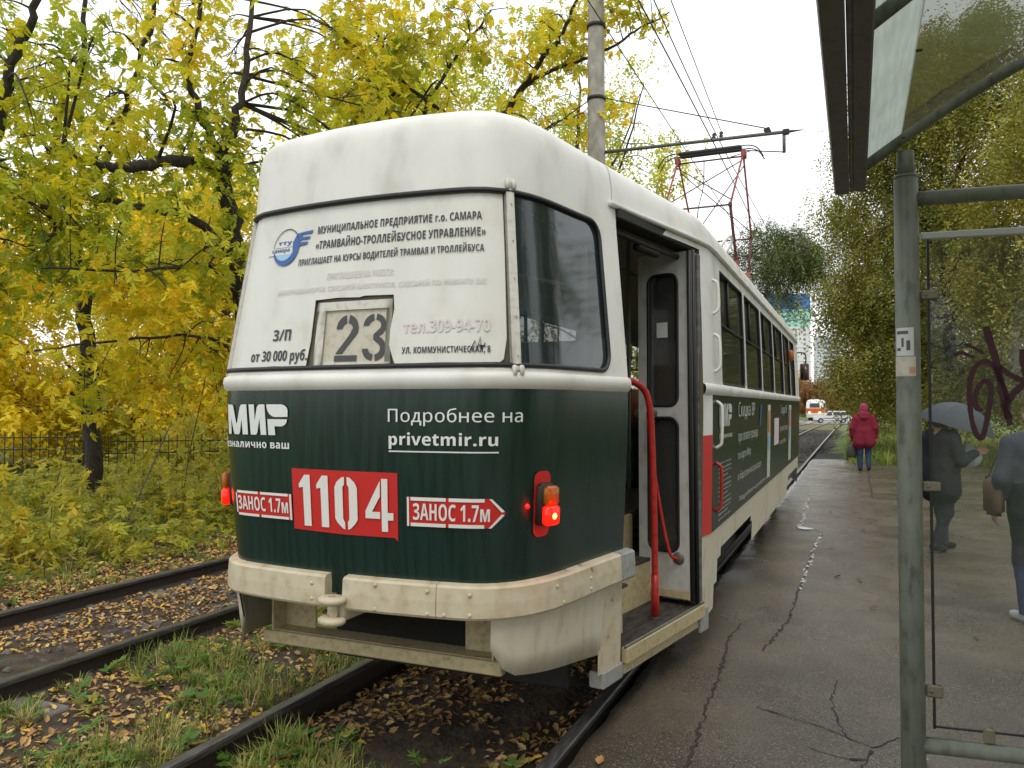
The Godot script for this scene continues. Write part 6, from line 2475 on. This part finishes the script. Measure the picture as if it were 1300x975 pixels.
	person("person", "person in an orange vest seated inside the tram behind the door", Vector3(.60, .91, -7.3), 2.7, b, hs)


func umbrella(at: Vector3) -> void:
	var U := thing("umbrella", "open grey-blue umbrella held low behind the shelter glass", "umbrella", at + Vector3(.0, 1.06, -.05), 0.0)
	U.rotation = Vector3(.12, .3, -.28)
	var st := nst()
	var rib := func(k: int, t: float) -> Vector3:
		var a := TAU * k / 8.0
		return Vector3(cos(a) * .43 * sin(t * 1.25) / sin(1.25), .66 - .28 * (1 - cos(t * 1.25)) / (1 - cos(1.25)), sin(a) * .43 * sin(t * 1.25) / sin(1.25))
	for k in 8:
		st = nst()
		for i in 6:
			for j in 4:
				var q := []
				for c in [[i, j], [i + 1, j], [i + 1, j + 1], [i, j + 1]]:
					var t: float = c[0] / 6.0
					var s: float = c[1] / 4.0
					var p: Vector3 = rib.call(k, t).lerp(rib.call(k + 1, t), s)
					p += Vector3(-p.x, -.25, -p.z) * (.16 * t * s * (1 - s))
					q.append(p)
				quad(st, q[0], q[1], q[2], q[3])
		obj("panel", st, M.umbrella_cloth, U)
		st = nst()
		var pts := []
		for i in 7: pts.append(rib.call(k, i / 6.0) - Vector3(0, .006, 0))
		tube(st, pts, .003, 4)
		obj("rib", st, M.dark_steel, U)
	st = nst()
	tube(st, [Vector3(0, .0, 0), Vector3(0, .73, 0)], .007, 8)
	obj("shaft", st, M.dark_steel, U)
	st = nst()
	tube(st, curve([Vector3(0, .02, 0), Vector3(0, -.10, 0), Vector3(.02, -.14, 0), Vector3(.05, -.13, 0)], 4), .012, 8)
	obj("handle", st, M.bag_dark, U)


# ---------- far end of the street
func car(label: String, at: Vector3, turn: float, paint: String, estate: bool, group := "") -> void:
	var C := thing("parked_car", label, "car", at, turn, group)
	# side outline of the body, x forward
	var low := [[-2.12, .32], [-2.15, .62], [-2.08, .90], [2.0, .86], [2.14, .66], [2.13, .34]]
	var cab := [[-2.06, .88], [-1.90, 1.42], [-1.6, 1.50], [.30, 1.49], [1.05, .92]] if estate else [[-1.75, .88], [-1.15, 1.40], [-.8, 1.45], [.25, 1.44], [1.05, .90]]
	var ext := func(prof: Array, w0: float, w1: float) -> SurfaceTool:
		var st := nst(false)
		var n := prof.size()
		for s in [1.0, -1.0]:
			for k in range(1, n - 1):
				var y: Array = [prof[0], prof[k], prof[k + 1]]
				var v := []
				for p in y: v.append(Vector3(p[0], p[1], s * lerpf(w0, w1, clampf((p[1] - .9) / .6, 0, 1))))
				tri(st, v[0], v[1], v[2])
		for k in n:
			var p: Array = prof[k]
			var q: Array = prof[(k + 1) % n]
			var wp := lerpf(w0, w1, clampf((p[1] - .9) / .6, 0, 1))
			var wq := lerpf(w0, w1, clampf((q[1] - .9) / .6, 0, 1))
			quad(st, Vector3(p[0], p[1], wp), Vector3(q[0], q[1], wq), Vector3(q[0], q[1], -wq), Vector3(p[0], p[1], -wp))
		return st
	obj("body", ext.call(low, .86, .86), M[paint], C)
	obj("cabin", ext.call(cab, .80, .66), M[paint], C)
	for s in [1.0, -1.0]:
		for w in ([[-1.85, -1.1], [-1.0, -.15], [-.05, .72]] if estate else [[-1.25, -.3], [-.2, .72]]):
			var st := nst(false)
			var a: float = w[0]
			var b: float = w[1]
			quad(st, Vector3(a, .95, s * .802), Vector3(a + .08, 1.38, s * .712), Vector3(minf(b, .38), 1.38, s * .712), Vector3(b, .95, s * .802))
			obj("window", st, M.car_glass, C)
		for x in [-1.32, 1.32]:
			var W := Node3D.new()
			W.name = "wheel"
			C.add_child(W, true)
			W.position = Vector3(x, .30, s * .80)
			W.rotation.x = PI / 2 * s
			var st := nst()
			lathe(st, [[0, -.09], [.29, -.09], [.31, -.05], [.31, .07], [.28, .095], [.19, .095]], Vector3.ZERO, Basis(), 18)
			obj("tyre", st, M.tyre, W)
			st = nst()
			lathe(st, [[.19, .095], [.17, .07], [.05, .085], [0, .09]], Vector3.ZERO, Basis(), 12)
			obj("rim", st, M.rim, W)
		var st2 := nst()
		box(st2, Vector3(2.08, .68, s * .62), Vector3(.14, .14, .34), Basis(), .03)
		obj("headlight", st2, M.rim, C)
		st2 = nst()
		box(st2, Vector3(-2.10, .78, s * .70), Vector3(.10, .22, .2), Basis(), .03)
		obj("tail_light", st2, M.car_red, C)
	var st3 := nst(false)
	quad(st3, Vector3(1.02, .96, -.70), Vector3(.42, 1.42, -.62), Vector3(.42, 1.42, .62), Vector3(1.02, .96, .70))
	obj("windscreen", st3, M.car_glass, C)
	st3 = nst(false)
	for s in [1.0, -1.0]: box(st3, Vector3(0, .58, s * .865), Vector3(2.1, .08, .02))
	obj("side_moulding", st3, M.car_dark, C)


func far_tram() -> void:
	var T := thing("oncoming_tram", "small white and orange tram with lit headlamps facing us far down the street", "tram", Vector3(-3.39, -.5, -126.5), 0.0)
	var ring := func(y: float, w: float, z: float) -> Array: return [[-w, y, z - 10], [-w, y, z - .5], [-w * .72, y, z - .1], [0, y, z], [w * .72, y, z - .1], [w, y, z - .5], [w, y, z - 10]]
	var loft := func(levels: Array) -> SurfaceTool:
		var st := nst()
		var prev := []
		for l in levels:
			var r := []
			for p in ring.call(l[0], l[1], l[2]): r.append(Vector3(p[0], p[1], p[2]))
			if prev:
				for k in r.size() - 1: quad(st, prev[k], prev[k + 1], r[k + 1], r[k])
			prev = r
		return st
	obj("lower_body", loft.call([[.35, 1.15, -.1], [.8, 1.22, .0], [1.05, 1.24, 0]]), M.tram_white, T)
	obj("orange_band", loft.call([[1.05, 1.245, .01], [1.75, 1.25, .01]]), M.tram_orange, T)
	obj("upper_body", loft.call([[1.75, 1.24, 0], [2.6, 1.20, -.15], [2.85, 1.12, -.3], [3.05, .8, -.7], [3.12, .1, -1.2]]), M.tram_white, T)
	obj("windscreen", loft.call([[1.85, .98, .02], [2.50, .94, -.10]]), M.car_glass, T)
	for s in [1.0, -1.0]:
		var st := nst()
		lathe(st, [[0, .05], [.12, .03], [.15, -.03]], Vector3(.72 * s, 1.1, -.02), Basis(Vector3.RIGHT, PI / 2), 14)
		obj("headlamp", st, M.head_lamp_lit, T)
	var st := nst(false)
	for k in 5: box(st, Vector3(1.235, 2.15, -1.6 - k * 1.6), Vector3(.02, .6, 1.2))
	obj("side_windows", st, M.car_glass, T)
	st = nst()
	for s in [1.0, -1.0]:
		tube(st, [Vector3(.5 * s, 3.1, -3.5), Vector3(.55 * s, 4.4, -2.6), Vector3(.5 * s, 5.8, -3.5)], .03, 5)
	tube(st, [Vector3(-.7, 5.8, -3.5), Vector3(.7, 5.8, -3.5)], .04, 5)
	obj("pantograph", st, M.pantograph_red, T)
	st = nst(false)
	box(st, Vector3(0, .2, -3), Vector3(2.0, .5, 2.5))
	obj("bogie", st, M.under_steel, T)


func make_far() -> void:
	var road_y := -.06
	car("white estate car crossing behind the track, in front of the oncoming tram", Vector3(-.6, fall(-108) + road_y, -108), PI + .12, "car_white", true)
	car("white car behind the estate car, half hidden by the walking person", Vector3(3.4, fall(-116) + road_y, -116), PI, "car_white", false)
	car("red parked car under the drooping trees beside another red one", Vector3(8.4, fall(-112) + road_y, -112), PI, "car_red", false, "red cars under the trees")
	car("red parked car under the drooping trees beside another red one", Vector3(11.6, fall(-104) + road_y, -104), PI + .3, "car_red", true, "red cars under the trees")
	far_tram()
	# tower block
	var A := thing("tower_block", "tall white tower block with a blue top and mint band", "building", Vector3(-35.5, -1.0, -530), .41)
	var st := nst(false)
	var wide := 27.0
	var put := func(called: String, c: Vector3, s: Vector3, m: String, parent: Node3D) -> void:
		var q := nst(false)
		box(q, c, s)
		obj(called, q, M[m], parent)
	put.call("lower_walls", Vector3(0, 26, -7), Vector3(wide, 54, 14), "tower_white", A)
	put.call("mint_band", Vector3(0, 58.5, -7), Vector3(wide, 11, 14), "tower_mint", A)
	put.call("blue_top", Vector3(0, 69, -7), Vector3(wide, 10, 14), "tower_blue", A)
	for q in [[-7.0, 60.2], [-3.0, 52.0], [-7.0, 46.0]]: put.call("yellow_panel", Vector3(q[0], q[1], .1), Vector3(3.6, 1.3, .3), "tower_yellow", A)
	put.call("blue_panel", Vector3(-10.6, 61, .1), Vector3(5.0, 6.0, .25), "tower_blue", A)
	st = nst(false)
	box(st, Vector3.ZERO, Vector3(1.5, 1.35, .3))
	st.generate_normals()
	var me := st.commit()
	for f in 23:
		for x in [-11.8, -9.0, -6.6, -4.4, -2.2, 0.0, 4.0, 9.6]:
			var o := inst("window", me, M.tower_glass, A)
			o.position = Vector3(x, 3.0 + f * 3.0, .12)
	var B := thing("tower_block", "lower grey-white tower block with balconies beside the blue-topped one", "building", Vector3(-12.5, -1.0, -560), .41)
	put.call("walls", Vector3(0, 24, -6), Vector3(12, 50, 12), "tower_grey", B)
	st = nst(false)
	box(st, Vector3.ZERO, Vector3(9.5, 1.1, 1.0))
	st.generate_normals()
	var bal := st.commit()
	st = nst(false)
	box(st, Vector3.ZERO, Vector3(9.0, 1.4, .2))
	st.generate_normals()
	var gl := st.commit()
	for f in 15:
		var o := inst("balcony", bal, M.tower_white, B)
		o.position = Vector3(.4, 3.0 + f * 3.0, .5)
		o = inst("window", gl, M.tower_glass, B)
		o.position = Vector3(.4, 4.4 + f * 3.0, .1)


func _ready() -> void:
	rng.seed = 20241
	var cam := Camera3D.new()
	cam.name = "camera"
	add_child(cam)
	cam.position = Vector3(2.12, 1.65, 0)
	cam.rotation = Vector3(deg_to_rad(1.575), deg_to_rad(23.51), 0)
	cam.fov = 52.0
	cam.near = .05
	cam.far = 2500.0
	cam.current = true
	var env := Environment.new()
	var sky := Sky.new()
	var sm := ProceduralSkyMaterial.new()
	sm.sky_top_color = Color(.93, .95, .97)
	sm.sky_horizon_color = Color(.985, .985, .985)
	sm.sky_curve = .2
	sm.ground_bottom_color = Color(.30, .29, .26)
	sm.ground_horizon_color = Color(.6, .6, .58)
	sm.energy_multiplier = 1.15
	sky.sky_material = sm
	env.background_mode = Environment.BG_SKY
	env.sky = sky
	env.tonemap_mode = Environment.TONE_MAPPER_LINEAR
	env.tonemap_exposure = 1.42
	env.sdfgi_enabled = true
	env.ssao_enabled = true
	env.ssil_enabled = true
	var we := WorldEnvironment.new()
	we.name = "environment"
	we.environment = env
	add_child(we)
	var sun := DirectionalLight3D.new()
	sun.name = "sun"
	sun.light_energy = .35
	sun.light_angular_distance = 30.0
	sun.light_color = Color(1.0, .985, .95)
	sun.rotation = Vector3(deg_to_rad(-58), deg_to_rad(25), 0)
	sun.shadow_enabled = true
	add_child(sun)

	make_materials()
	make_outline()
	make_ground()
	make_rails()
	make_tram()
	make_shelter()
	make_wires()
	make_fence()
	make_trees()
	make_undergrowth()
	make_litter()
	make_people()
	make_far()
